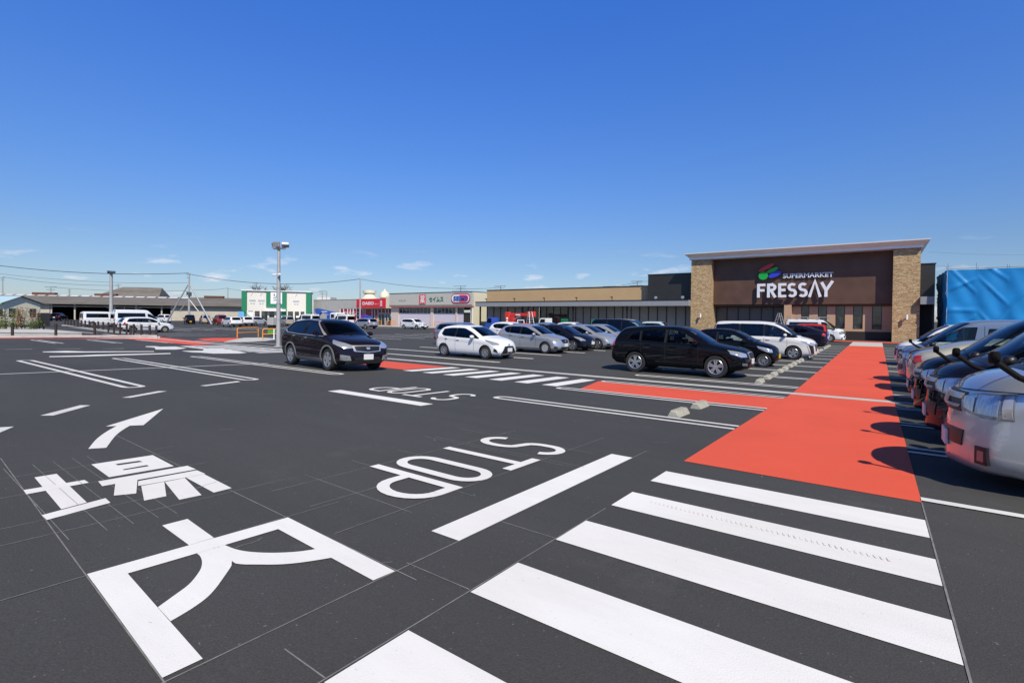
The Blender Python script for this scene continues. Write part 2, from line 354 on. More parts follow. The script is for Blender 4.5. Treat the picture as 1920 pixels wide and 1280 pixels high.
for x in (-46.5, -49, -51.5, -54): f.rect(x, 16.8, x+0.14, 21.6)
f.done('road_marking', M['line_paint'], 'white parking stall lines')
# writing and arrows on the asphalt
K_earth=[[(-6.05, 1.16), (-6.05, 1.31), (-4.95, 1.25), (-4.91, 1.09)], [(-5.67, 1.02), (-5.65, 1.41), (-5.53, 1.41), (-5.52, 1.01)], [(-4.86, 0.97), (-4.96, 1.37), (-4.81, 1.36), (-4.72, 0.97)]]
K_sun=[[(-6.2, 1.6), (-6.18, 2.11), (-5.57, 2.08), (-5.59, 1.57)], [(-6.05, 1.75), (-6.03, 1.94), (-5.96, 1.95), (-5.98, 1.75)], [(-5.79, 1.73), (-5.8, 1.93), (-5.74, 1.93), (-5.75, 1.73)]]
K_low=[[(-5.51, 1.47), (-5.49, 2.17), (-5.3, 2.17), (-5.33, 1.45)], [(-5.36, 1.55), (-5.35, 1.71), (-4.91, 1.56), (-4.98, 1.43)], [(-5.27, 1.69), (-5.26, 2.16), (-5.08, 2.16), (-5.09, 1.99), (-5.1, 1.82), (-5.12, 1.64)], [(-5.11, 1.66), (-5.1, 1.83), (-4.67, 1.69), (-4.68, 1.54)], [(-5.09, 1.83), (-5.09, 1.99), (-4.49, 1.88), (-4.5, 1.72)], [(-5.09, 2.0), (-5.26, 2.16), (-4.49, 2.12), (-4.48, 1.97)]]
K_nai=[[(-4.02, 1.43), (-4.02, 1.59), (-3.55, 1.56), (-3.54, 1.41)], [(-3.56, 0.9), (-3.51, 2.06), (-3.36, 1.9), (-3.38, 1.39), (-3.4, 1.04), (-3.41, 0.89)], [(-3.56, 0.9), (-3.4, 1.04), (-2.3, 0.97), (-2.3, 0.82)], [(-3.51, 2.06), (-2.27, 2.0), (-2.28, 1.85), (-3.36, 1.9)], [(-3.37, 1.55), (-3.26, 1.56), (-3.17, 1.59), (-3.07, 1.65), (-2.99, 1.72), (-2.92, 1.8), (-2.88, 1.88), (-2.7, 1.87), (-2.74, 1.79), (-2.8, 1.69), (-2.87, 1.61), (-2.96, 1.54), (-3.02, 1.49), (-3.09, 1.46)], [(-3.38, 1.39), (-3.34, 1.39), (-3.26, 1.37), (-3.17, 1.33), (-3.1, 1.28), (-3.01, 1.2), (-2.96, 1.12), (-2.89, 1.01), (-2.71, 1.0), (-2.74, 1.09), (-2.79, 1.19), (-2.86, 1.27), (-2.95, 1.35), (-3.04, 1.43), (-3.08, 1.46), (-3.26, 1.51)], [(-3.39, 1.38), (-3.54, 1.41), (-3.55, 1.56), (-3.37, 1.55), (-3.26, 1.56), (-3.09, 1.46), (-3.24, 1.44)]]
K_arrow=[[(-9.3, 3.32), (-8.02, 2.63), (-8.1, 2.5), (-7.86, 2.35), (-7.56, 2.19), (-7.23, 2.05), (-6.89, 1.91), (-6.96, 1.77), (-7.44, 1.96), (-7.85, 2.17), (-8.19, 2.38), (-8.25, 2.28)]]
K_dash=[[(-9.75, 1.93), (-9.64, 2.05), (-10.39, 2.67), (-10.51, 2.57)], [(-11.05, 3.29), (-10.95, 3.39), (-11.53, 4.18), (-11.64, 4.07)], [(-9.04, 1.41), (-8.99, 1.53), (-8.65, 1.35), (-8.47, 1.23), (-8.6, 1.14)], [(-12.06, 5.01), (-11.92, 5.07), (-12.29, 6.0), (-12.5, 6.02)]]
K_arrow2=[[(-27.08, 5.44), (-27.41, 6.25), (-26.75, 6.7), (-26.2, 8.99), (-25.77, 8.84), (-26.07, 6.62), (-26.15, 5.97), (-26.72, 5.37)], [(-23.91, 4.98), (-24.03, 5.87), (-24.35, 6.43), (-24.5, 9.02), (-23.97, 8.82), (-23.54, 6.37), (-23.39, 5.71), (-23.47, 4.89)]]
K_far1=[[(-31.11, 10.29), (-31.14, 10.71), (-30.37, 10.69), (-30.51, 11.48), (-28.4, 11.17), (-27.35, 10.29), (-27.6, 9.53), (-29.57, 10.17), (-30.34, 10.03)]]
K_far2=[[(-26.03, 10.02), (-26.18, 10.3), (-25.97, 10.9), (-28.19, 11.91), (-28.0, 12.58), (-25.77, 12.28), (-23.7, 11.85), (-23.29, 11.33), (-23.6, 10.34), (-24.5, 10.18), (-24.82, 9.98)]]
K_far3=[[(-30.78, 11.76), (-31.15, 12.25), (-28.48, 12.16), (-27.52, 11.55)]]
K_red1=[[(-48.01, 16.13), (-36.22, 15.33), (-32.53, 15.02), (-31.59, 12.91), (-40.66, 12.92), (-41.02, 11.38), (-40.01, 6.24), (-42.58, 6.64), (-42.95, 14.11)]]
K_red2=[[(-40.93, 16.81), (-41.64, 18.24), (-40.05, 19.9), (-37.9, 19.34), (-35.79, 16.35), (-37.99, 16.08)]]
K_isl=[[(-40.39, 19.94), (-40.03, 21.15), (-38.14, 21.17), (-36.47, 20.37), (-35.04, 18.9), (-34.69, 17.6), (-34.47, 16.78), (-35.45, 16.2), (-37.51, 19.14)]]
K_xfar=[[(-31.33, 12.73), (-31.83, 15.26), (-30.63, 15.06), (-29.95, 12.44)], [(-29.3, 12.43), (-30.03, 14.92), (-28.74, 14.64), (-27.84, 12.09)], [(-27.18, 12.29), (-28.11, 14.49), (-26.9, 14.22), (-25.84, 12.06)], [(-25.3, 12.06), (-26.33, 14.09), (-25.24, 13.84), (-24.09, 11.85)], [(-23.56, 11.95), (-24.48, 13.62), (-23.69, 13.58), (-22.42, 11.85)]]
f = Flat()
for p in K_earth: f.poly(p)
f.poly(K_sun[0], K_sun[1:])
for p in K_low: f.poly(p)
def soften(P):
    for _ in range(2):
        Q = []; n = len(P)
        for i in range(n):
            a, b_, c = [Vector(P[(i+k) % n]) for k in (-1, 0, 1)]; ang = (b_-a).angle(c-b_) if (b_-a).length and (c-b_).length else 0
            if ang > R(42): Q.append(tuple(b_))
            else: Q += [tuple(b_.lerp(a, .25)), tuple(b_.lerp(c, .25))]
        P = Q
    return P
for p in K_nai: f.poly(soften(p))
f.done('road_marking', M['white_paint'], 'white Japanese characters painted on the asphalt')
f = Flat()
for p in K_arrow: f.poly(soften(p))
for p in K_arrow2: f.poly(p)
f.done('road_marking', M['white_paint'], 'white direction arrows')
f = Flat()
for p in K_dash: f.poly(p)
for i in range(8):
    y = 4.72+i*1.56-4.7; f.poly([(-29.93+0.02*i-0.06-(-0.2)*i, y), (-29.93+0.2*i+0.06, y), (-29.93+0.2*i+0.12, y+0.85), (-29.93+0.2*i, y+0.85)])
f.done('road_marking', M['line_paint'], 'white lane dashes')
f = Flat()
for p in K_far1+K_far2+K_far3: f.poly(p)
f.done('road_marking', M['line_paint'], 'far painted characters')
f = Flat()
f.rect(-2.53, 2.56, -2.27, 5.55); f.rect(-9.55, 6.5, -6.72, 6.82)
f.done('road_marking', M['white_paint'], 'white stop bars')
def arc(cx, cy, rx, ry, a0, a1, n=14): return [(cx+rx*math.cos(R(a0+(a1-a0)*i/n)), cy+ry*math.sin(R(a0+(a1-a0)*i/n))) for i in range(n+1)]
def stop_word(f, org, ux, uy, S, H, w):
    # org: baseline start; ux: reading direction, uy: up direction; letter frames in metres
    def T(pts): return [(org[0]+ux[0]*a+uy[0]*b, org[1]+ux[1]*a+uy[1]*b) for a, b in pts]
    h = H; lw = 0.52*S; g = w/2
    x = 0
    s_ = arc(x+lw/2, h*0.80-0.02, lw/2-g, h*0.20-g*0.2, 15, 180, 12)+arc(x+lw/2, h*0.72, lw/2-g, h*0.22, 180, 235, 5)[1:]+arc(x+lw/2, h*0.28, lw/2-g, h*0.24, 55, 0, 5)+arc(x+lw/2, h*0.25, lw/2-g, h*0.25-g, 0, -165, 12)[1:]
    f.stroke(T(s_), w, 2)
    x = 0.72*S; f.stroke(T([(x, h-g), (x+0.58*S, h-g)]), w, 2); f.stroke(T([(x+0.29*S, h-w), (x+0.29*S, 0)]), w, 2)
    x = 1.44*S; o = arc(x+lw/2, h-lw*0.55, lw/2-g, lw*0.55-g, 0, 180, 12)+arc(x+lw/2, lw*0.55, lw/2-g, lw*0.55-g, 180, 360, 12); f.stroke(T(o), w, 2, closed=True)
    x = 2.06*S; f.stroke(T([(x+g, 0), (x+g, h)]), w, 2)
    f.stroke(T([(x+w, h-g), (x+0.28*S, h-g)]+arc(x+0.28*S, h*0.70, 0.26*S, h*0.30-g, 90, -90, 12)+[(x+w, h*0.40+g)]), w, 2)
f = Flat(); stop_word(f, (-4.16, 5.42), (0, -1), (1, 0), 0.965, 1.16, 0.112); f.done('road_marking', M['white_paint'], 'STOP lettering in the foreground')
f = Flat(); stop_word(f, (-6.88, 8.42), (-1, 0), (0, -1), 0.93, 1.16, 0.10); f.done('road_marking', M['white_paint'], 'STOP lettering by the far stop bar')
f = Flat()
for p in K_red1[:1]: f.poly([(-36.22, 14.60), (-33.3, 14.60), (-31.7, 12.95), (-40.9, 12.95), (-42.9, 12.95), (-42.9, 14.60)])
f.poly([(-48, 16.2), (-36.3, 15.3), (-33.5, 15.08), (-42.9, 15.08), (-46, 15.3)]); f.poly(K_red2[0]); f.rect(-42.9, -8, -42.4, 12.95)
f.done('walkway', M['red_paint'], 'red footway along the far kerb')
f = Flat()
for i in range(8):
    x = -31.1+i*1.02; f.poly([(x, 12.3), (x+0.62, 12.3), (x+0.2, 14.55), (x-0.42, 14.55)])
f.rect(-38.5, 15.6, -22.5, 15.75); f.rect(-36.5, 17.2, -22.7, 17.32)
f.done('crosswalk', M['line_paint'], 'faded zebra stripes near the lamp post')
# chalk setting-out lines
f = Flat()
def ch(x0, y0, x1, y1, w=0.012): f.stroke([(x0, y0), (x1, y1)], w*0.55, 0.6)
ch(-7.1, 1.11, -2.25, 0.815); ch(-7.8, 2.20, -2.1, 2.01, .014); ch(-2.27, 0.2, -2.27, 6.0, .014); ch(-1.80, -0.6, -1.78, 3.8, .012)
ch(0.345, -1.2, 0.345, 5.8, .020); ch(-3.55, 0.5, -3.52, 2.5); ch(-3.0, 2.1, -3.0, 6.3); ch(-4.17, 2.3, -4.17, 5.9); ch(-3.6, 2.3, -3.6, 3.4)
ch(-4.4, 2.75, -2.9, 2.72); ch(-4.5, 3.36, -2.8, 3.33); ch(-4.5, 4.0, -4.0, 4.0); ch(-4.8, 4.72, -2.6, 4.72); ch(-4.8, 5.43, -2.7, 5.42); ch(-4.7, 4.80, -2.5, 4.80)
ch(-6.2, 0.8, -6.2, 2.3); ch(-4.75, 0.6, -4.72, 2.2); ch(-4.4, 0.5, -4.4, 2.6); ch(-5.55, 0.7, -5.5, 2.35)
for y in (1.0, 1.2, 1.35, 1.5, 1.62): ch(-6.6, y+0.05, -4.2, y-0.03, .008)
for y, (a, b) in {1.22: (-2.1, -1.8), 0.32: (-2.9, -1.8), 2.12: (-2.3, -1.8), 3.02: (-2.3, -1.7), -0.6: (-2.9, -1.8)}.items(): ch(a, y, b, y)
ch(-12.5, 3.4, -6.8, 7.7, .010); ch(-10, 9.5, -6.6, 10.4, .008)
rnd = random.Random(3)
for _ in range(46):
    x = rnd.uniform(-9, 1.5); y = rnd.uniform(0.3, 11); a = rnd.uniform(0, 6.28); l = rnd.uniform(.04, .28); pts = []
    for k in range(5): pts.append((x, y)); x += math.cos(a)*l/4; y += math.sin(a)*l/4; a += rnd.uniform(-.5, .5)
    f.stroke(pts, rnd.uniform(.004, .010), 0.6)
f.done('road_marking', M['chalk'], 'thin chalk setting-out lines')

M['dirt'] = mat('tyre dust on paint', (0.71, 0.69, 0.65), 0.85, var=.12, vscale=30)
f = Flat(); rnd = random.Random(8)                      # a tyre's tread print along the second stripe
for i in range(46):
    x = -1.55+i*.036; y = 4.22-.07*(i/46); f.poly([(x, y), (x+.014, y), (x+.026, y-.05), (x+.012, y-.05)], k=1.6)
f.n = 0
f.done('road_marking', M['dirt'], 'dusty tyre print across a zebra stripe')

# ------------------------------------------------------------------ vehicles
M['matblack'] = mat('matt black plastic', (.008, .008, .008), .8, spec=.15)
def pchip(pts):
    x = np.array([p[0] for p in pts], float); y = np.array([p[1] for p in pts], float)
    h = np.diff(x); d = np.diff(y)/h; m = np.zeros(len(x)); m[0] = d[0]; m[-1] = d[-1]
    for i in range(1, len(x)-1):
        if d[i-1]*d[i] > 0:
            w1 = 2*h[i]+h[i-1]; w2 = h[i]+2*h[i-1]; m[i] = (w1+w2)/(w1/d[i-1]+w2/d[i])
    def fn(q):
        q = np.asarray(q, float); k = np.clip(np.searchsorted(x, q)-1, 0, len(h)-1); t = (np.clip(q, x[0], x[-1])-x[k])/h[k]
        return (2*t**3-3*t**2+1)*y[k]+(t**3-2*t**2+t)*h[k]*m[k]+(-2*t**3+3*t**2)*y[k+1]+(t**3-t**2)*h[k]*m[k+1]
    return fn
class Form:
    def __init__(s, L, W, top, belt, zb, tum=0.32, r=0.13, p=2.6, kf=0.16, kr=0.10, shoulder=0.02, plan=None, rb=0.16, bulge=0.05):
        s.L = L; s.W = W/2; s.top = pchip(top); s.belt = pchip(belt); s.zb = pchip(zb); s.tum = tum; s.r = r; s.p = p; s.kf = kf; s.kr = kr; s.sh = shoulder
        s.plan = pchip(plan or [(0, .90), (.35, .985), (L*.35, 1), (L*.62, 1), (L-.55, .985), (L-.2, .93), (L, .86)]); s.rb = rb; s.bulge = bulge
    def inside(s, P):
        x, y, z = P[:, 0], np.abs(P[:, 1]), P[:, 2]; yn = np.clip(y/s.W, 0, 1.3); u = (x-s.L/2)/(s.L/2)
        xs = x+s.kf*yn**2.4*np.clip(u*1.6, 0, 1)-s.kr*yn**2.4*np.clip(-u*1.6, 0, 1)
        ok = (xs < s.L) & (xs > 0); zt = s.top(xs); zb = s.zb(xs); zl = s.belt(x)
        w = s.W*s.plan(x); zm = 0.5*(zb+zl)
        yy = w*(1-s.bulge*np.clip(np.abs(z-zm*1.1)/0.55, 0, 1)**2.2)
        yy = yy-0.016*np.clip((zl-0.13-z)/0.05, 0, 1)-0.010*np.clip((zb+0.20-z)/0.03, 0, 1)
        up = np.clip(z-zl, 0, 2); yy = yy-s.sh*np.clip(up/0.05, 0, 1)-s.tum*np.clip(up-0.02, 0, 2)
        q = np.clip((z-(zt-s.r))/s.r, 0, 1); yy = yy*np.power(np.clip(1-q**s.p, 0, 1), 1/s.p)
        q2 = np.clip(((zb+s.rb)-z)/s.rb, 0, 1); yy = yy-0.07*q2**2
        return ok & (z < zt) & (z > zb) & (y < yy)
    def march(s, O, D, maxd=3.0):
        O = np.asarray(O, float); D = np.asarray(D, float); D = D/np.linalg.norm(D); lo = np.zeros(len(O)); hi = np.full(len(O), maxd)
        for _ in range(22):
            mid = (lo+hi)/2; ins = s.inside(O+D*mid[:, None]); lo = np.where(ins, mid, lo); hi = np.where(ins, hi, mid)
        return O+D*lo[:, None]
def body_mesh(fm, mb, ns=92, na=56):
    L = fm.L; t = np.linspace(0, 1, ns); xs = L*(0.5-0.5*np.cos(np.pi*t))*0.55+L*t*0.45; xs[0] = 0.004; xs[-1] = L-0.004
    ang = np.linspace(-math.pi/2, math.pi/2, na); rings = []
    for x in xs:
        zc = float(0.5*(fm.zb(x)+fm.top(x))); zc = min(zc, float(fm.belt(x))-0.03) if float(fm.belt(x))-0.03 > float(fm.zb(x))+0.08 else zc
        D = np.stack([np.zeros(na), np.cos(ang), np.sin(ang)], 1); lo = np.zeros(na); hi = np.full(na, 2.2); O = np.array([x, 0, zc])
        for _ in range(20):
            mid = (lo+hi)/2; ins = fm.inside(O+D*mid[:, None]); lo = np.where(ins, mid, lo); hi = np.where(ins, hi, mid)
        lo = np.maximum(lo, 0.004); P = O+D*lo[:, None]; P[0, 1] = 0; P[-1, 1] = 0
        rings.append([tuple(p) for p in P]+[(p[0], -p[1], p[2]) for p in P[-2:0:-1]])
    G = np.array(rings); wgt = np.clip((G[:, :1, :1]-(L-.55))/.15, 0, 1)+np.clip((.30-G[:, :1, :1])/.1, 0, 1)
    for _ in range(4):                                  # ease the ripples out of the nose and tail
        A_ = G.copy(); A_[1:-1] = .25*(G[2:]+G[:-2])+.5*G[1:-1]; A_ = .25*(np.roll(A_, 1, 1)+np.roll(A_, -1, 1))+.5*A_; A_[0] = G[0]; A_[-1] = G[-1]; G = G+(A_-G)*wgt
    rings = [[tuple(p) for p in r] for r in G]
    n = len(rings[0]); v = [p for r in rings for p in r]; f = []
    for j in range(ns-1):
        for i in range(n): f.append((j*n+i, j*n+(i+1) % n, (j+1)*n+(i+1) % n, (j+1)*n+i))
    f += [tuple(range(n-1, -1, -1)), tuple(range((ns-1)*n, ns*n))]
    return mb.add(v, f)
def cut_arches(o, fm, axles, ra, rw, width=0.27):
    c = MB()
    for ax in axles:
        for sgn in (1, -1):
            c.tube((ax, sgn*(fm.W+0.2), rw), (ax, sgn*(fm.W-width), rw), ra, ra, 40)
    co = c.build('cutter', M['black']); md = o.modifiers.new('b', 'BOOLEAN'); md.object = co; md.operation = 'DIFFERENCE'; md.solver = 'EXACT'
    dg = bpy.context.evaluated_depsgraph_get(); dg.update(); me = bpy.data.meshes.new_from_object(o.evaluated_get(dg))
    o.modifiers.clear(); old = o.data; mats = [m for m in old.materials]; o.data = me; me.materials.clear()
    for m in mats: me.materials.append(m)
    for p in me.polygons:
        k = 0; cx, cy, cz = p.center
        for ax in axles:
            if math.hypot(cx-ax, cz-rw) < ra*0.9995 and abs(cy) < fm.W+0.1 and cz > 0.0: k = 1
        p.material_index = k
    me.polygons.foreach_set('use_smooth', [True]*len(me.polygons)); me.set_sharp_from_angle(angle=R(32)); me.name = 'body'
    cm = co.data; bpy.data.objects.remove(co); bpy.data.meshes.remove(cm); bpy.data.meshes.remove(old)
def hollow(o, fm, s):
    """cut the cabin and the window openings out of the body"""
    xa, xb, ha, hb = s['screen']; cut = []
    c = MB(); ns, na = 26, 28; x0, x1 = .30, xb-.10; ang = np.linspace(-math.pi/2, math.pi/2, na); rings = []
    for x in np.linspace(x0, x1, ns):
        zc = float(fm.belt(x)); O = np.array([x, 0, zc]); D = np.stack([np.zeros(na), np.cos(ang), np.sin(ang)], 1); lo = np.zeros(na); hi_ = np.full(na, 2.0)
        for _ in range(18):
            mid = (lo+hi_)/2; ins = fm.inside(O+D*mid[:, None]); lo = np.where(ins, mid, lo); hi_ = np.where(ins, hi_, mid)
        lo = np.maximum(lo-.075, .02); P = O+D*lo[:, None]; P[:, 2] = np.maximum(P[:, 2], .50); P[0, 1] = 0; P[-1, 1] = 0
        rings.append([tuple(p) for p in P]+[(p[0], -p[1], p[2]) for p in P[-2:0:-1]])
    n = len(rings[0]); v = [p for r in rings for p in r]
    c.add(v, [(j*n+i, j*n+(i+1) % n, (j+1)*n+(i+1) % n, (j+1)*n+i) for j in range(ns-1) for i in range(n)]+[tuple(range(n-1, -1, -1)), tuple(range((ns-1)*n, ns*n))]); cut.append(c)
    def shrink(P, d=.012):
        c_ = np.mean(P, axis=0); P = np.array(P, float); L_ = np.linalg.norm(P-c_, axis=1, keepdims=True); return P-(P-c_)/np.maximum(L_, .01)*d
    c = MB()
    for A, T in s['panes']:
        A2 = [tuple(polyl(A, t)) for t in np.linspace(0, 1, 7)]; T2 = [tuple(polyl(T, t)) for t in np.linspace(1, 0, 7)]; P = shrink(A2+T2); c.prism([(p[0], -1.3, p[1]) for p in P], (0, 2.6, 0))
    cut.append(c)
    c = MB(); bow = lambda x, h: [(x-fm.kf*(abs(t)*h/fm.W)**2*0.9, t*h) for t in np.linspace(-1, 1, 9)]
    P = shrink(bow(xa, ha)+bow(xb, hb)[::-1], .02); zz = float(fm.belt(xb))-.10; c.prism([(p[0], p[1], zz) for p in P], (0, 0, 2.5-zz)); cut.append(c)
    if 'rwin' in s:
        z0, z1, h0, h1 = s['rwin']; P = shrink([(-h0, z0), (h0, z0), (h1, z1), (-h1, z1)], .015); c = MB().prism([(-.5, p[0], p[1]) for p in P], (1.2, 0, 0)); cut.append(c)
    obs = []
    for c in cut:
        co = c.build('cutter', M['black']); obs.append(co); md = o.modifiers.new('b', 'BOOLEAN'); md.object = co; md.operation = 'DIFFERENCE'; md.solver = 'EXACT'
    dg = bpy.context.evaluated_depsgraph_get(); dg.update(); me = bpy.data.meshes.new_from_object(o.evaluated_get(dg)); o.modifiers.clear()
    if len(me.polygons) > 500:
        old = o.data; mats = list(old.materials); ol = {}
        nv = len(me.vertices); co_ = np.zeros(len(me.polygons)*3); me.polygons.foreach_get('center', co_); co_ = co_.reshape(-1, 3); nr = np.zeros(len(me.polygons)*3); me.polygons.foreach_get('normal', nr); nr = nr.reshape(-1, 3)
        mi = np.zeros(len(me.polygons), dtype=np.int32); me.polygons.foreach_get('material_index', mi)
        probe = fm.inside(co_+nr*.03) & (co_[:, 2] > .45)            # faces looking into the cabin
        mi = np.where(probe, 1, np.minimum(mi, 1)).astype(np.int32)
        o.data = me; me.materials.clear()
        for m in mats: me.materials.append(m)
        me.polygons.foreach_set('material_index', mi); me.polygons.foreach_set('use_smooth', [True]*len(me.polygons)); me.set_sharp_from_angle(angle=R(30)); me.name = 'body'; bpy.data.meshes.remove(old)
    for co in obs: m_ = co.data; bpy.data.objects.remove(co); bpy.data.meshes.remove(m_)
def interior(fm, root, s, B):
    xa, xb, ha, hb = s['screen']; H_ = float(fm.top((xa+1)/1.6)); rows = [xa-.30, xa-1.15]+([xa-2.0] if xa > 2.75 else []); zs = .52
    for x in rows:
        for sg in (-1, 1):
            y = sg*fm.W*.42; mb = MB().rbox((x-.02, y-.24, zs), (x+.46, y+.24, zs+.14), .04); zt_ = min(float(fm.belt(x))+.16, H_-.3)
            mb.add([(x-.02, y-.23, zs+.1), (x+.12, y-.23, zs+.1), (x-.16, y-.2, zt_), (x-.06, y-.2, zt_), (x-.02, y+.23, zs+.1), (x+.12, y+.23, zs+.1), (x-.16, y+.2, zt_), (x-.06, y+.2, zt_)], [(0, 1, 3, 2), (4, 6, 7, 5), (0, 4, 5, 1), (2, 3, 7, 6), (0, 2, 6, 4), (1, 5, 7, 3)]); mb.rbox((x-.2, y-.13, zt_+.03), (x-.1, y+.13, zt_+.2), .03); B(mb, 'seat', M['seat'])
    zb_ = float(fm.belt(xb)); mb = MB().rbox((xb-.62, -fm.W+.16, .55), (xb-.13, fm.W-.16, zb_-.02), .05); B(mb, 'dashboard', M['seat'])
    mb = MB(); c = Vector((xb-.72, fm.W*-.42, zb_-.02)); P = [c+Vector((.06*math.sin(t), .18*math.cos(t), .17*math.sin(t))) for t in np.linspace(0, 2*math.pi, 15)]; mb.path(P, .014, 5); mb.tube(c, c+Vector((.14, 0, -.04)), .02); B(mb, 'steering_wheel', M['black'])
def polyl(pts, s):
    P = np.array(pts, float); 
    if len(P) == 1: return P[0]
    d = np.concatenate([[0], np.cumsum(np.linalg.norm(np.diff(P, axis=0), axis=1))]); t = s*d[-1]
    return np.array([np.interp(t, d, P[:, k]) for k in range(P.shape[1])])
def patch(fm, mb, A, B, orig, D, eps=0.006, n=14, m=6, mi=0, skirt=0.02):
    """A, B: outline's lower and upper edges in the plane across D; orig maps (a, b) to an inside start point."""
    O = []
    for j in range(m+1):
        for i in range(n+1):
            a = polyl(A, i/n); b = polyl(B, i/n); q = a+(b-a)*j/m; O.append(orig(q[0], q[1]))
    D = np.array(D, float); D = D/np.linalg.norm(D)
    P = fm.march(O, D)+D*eps; g = P.reshape(m+1, n+1, 3)
    mb.grid([[tuple(p) for p in r] for r in g], mi)
    ring = [g[0, i] for i in range(n+1)]+[g[j, n] for j in range(1, m+1)]+[g[m, i] for i in range(n-1, -1, -1)]+[g[j, 0] for j in range(m-1, 0, -1)]
    k = len(ring); v = [tuple(p) for p in ring]+[tuple(p-D*skirt) for p in ring]
    mb.add(v, [(i, (i+1) % k, k+(i+1) % k, k+i) for i in range(k)], mi)
def side(fm, mb, A, B, sgn, **kw): patch(fm, mb, A, B, lambda a, b: (a, 0, b), (0, sgn, 0), **kw)
def front(fm, mb, A, B, x0=None, **kw): patch(fm, mb, A, B, lambda a, b: (fm.L-0.9 if x0 is None else x0, a, b), (1, 0, 0), **kw)
def rear(fm, mb, A, B, x0=0.9, **kw): patch(fm, mb, A, B, lambda a, b: (x0, a, b), (-1, 0, 0), **kw)
def top(fm, mb, A, B, z0, **kw): patch(fm, mb, A, B, lambda a, b: (a, b, z0(a) if callable(z0) else z0), (0, 0, 1), **kw)
def corner(fm, mb, A, B, sgn, al, back=False, base=1.0, **kw):
    c, s_ = math.cos(R(al)), math.sin(R(al)); fx = -1 if back else 1; x0 = base if back else fm.L-base
    patch(fm, mb, A, B, lambda a, b: (x0-fx*s_*a, sgn*c*a, b), (fx*c, sgn*s_, 0), **kw)
def wheel(parent, loc, sgn, r, w, style, rimr=0.63):
    t = MB(); h = w/2; rr = r*rimr
    t.lathe([(rr, -h*0.9), (r*0.80, -h), (r*0.95, -h*0.96), (r, -h*0.72), (r, h*0.72), (r*0.95, h*0.96), (r*0.80, h), (rr, h*0.9), (rr*0.98, 0), (rr, -h*0.9)], 36, 'y')
    o = t.build('wheel', M['tyre'], parent, smooth=40, loc=loc)
    q = MB(); y = sgn*h; yi = sgn*h*0.35
    q.lathe([(rr*1.02, y*0.93), (rr*0.99, y*0.98), (rr*0.90, y*0.90), (rr*0.88, yi)], 36, 'y')
    q.lathe([(0.001, yi), (rr*0.9, yi)], 24, 'y', mi=1)
    q.lathe([(0.001, y*0.92), (rr*0.16, y*0.90), (rr*0.20, y*0.70), (rr*.2, yi)], 16, 'y')
    ns, wid, tw = {'ten': (5, 0.095, 0.11), 'nine': (9, 0.10, 0), 'five': (5, 0.26, 0), 'cap': (14, 0.15, 0), 'steel': (16, 0.22, 0), 'seven': (7, 0.15, 0)}[style]
    for k in range(ns):
        for dd in ((-tw, tw) if tw else (0,)):
            a = 2*math.pi*k/ns+0.3; ca, sa = math.cos(a), math.sin(a); wA = rr*wid*0.8; wB = rr*wid*1.15
            pts = []
            for rad, ww, yy, off in ((rr*0.12, wA, y*0.90, dd*rr*.5), (rr*0.93, wB, y*0.88, dd*rr*1.5)):
                for q_ in (-1, 1):
                    for dy in (0, 1):
                        u = off+q_*ww; pts.append((ca*rad-sa*u, yy-sgn*0.02*dy, sa*rad+ca*u))
            q.add(pts, [(0, 2, 6, 4), (1, 3, 7, 5), (0, 4, 5, 1), (2, 3, 7, 6)])
    q.build('rim', [M['rim'] if style not in ('cap', 'steel') else M['hub' if style == 'cap' else 'steel'], M['black']], o, smooth=35)
    return o
def mirror_pair(fm, parent, x, z, paint, sz=(0.10, 0.11, 0.075)):
    for sgn in (1, -1):
        p = fm.march([(x, 0, z-0.05)], (0, sgn, 0))[0]; y = p[1]+sgn*0.13; mb = MB(); n, m = 12, 8; rows = []
        for j in range(m+1):
            th = math.pi*j/m
            rows.append([(x+sz[0]*0.8*math.copysign(abs(math.sin(th)*math.cos(2*math.pi*i/n))**.8, math.sin(th)*math.cos(2*math.pi*i/n)), y+sz[1]*math.copysign(abs(math.cos(th))**.8, math.cos(th)), z+sz[2]*math.copysign(abs(math.sin(th)*math.sin(2*math.pi*i/n))**.7, math.sin(th)*math.sin(2*math.pi*i/n))) for i in range(n+1)])
        mb.grid(rows); mb.tube((x, y-sgn*0.05, z-0.03), (x+0.02, p[1]-sgn*0.03, z-0.06), 0.022, 0.03, 8)
        o = mb.build('mirror', paint, parent, smooth=50); o['paint'] = 1 if paint.name.endswith('paint') else 0
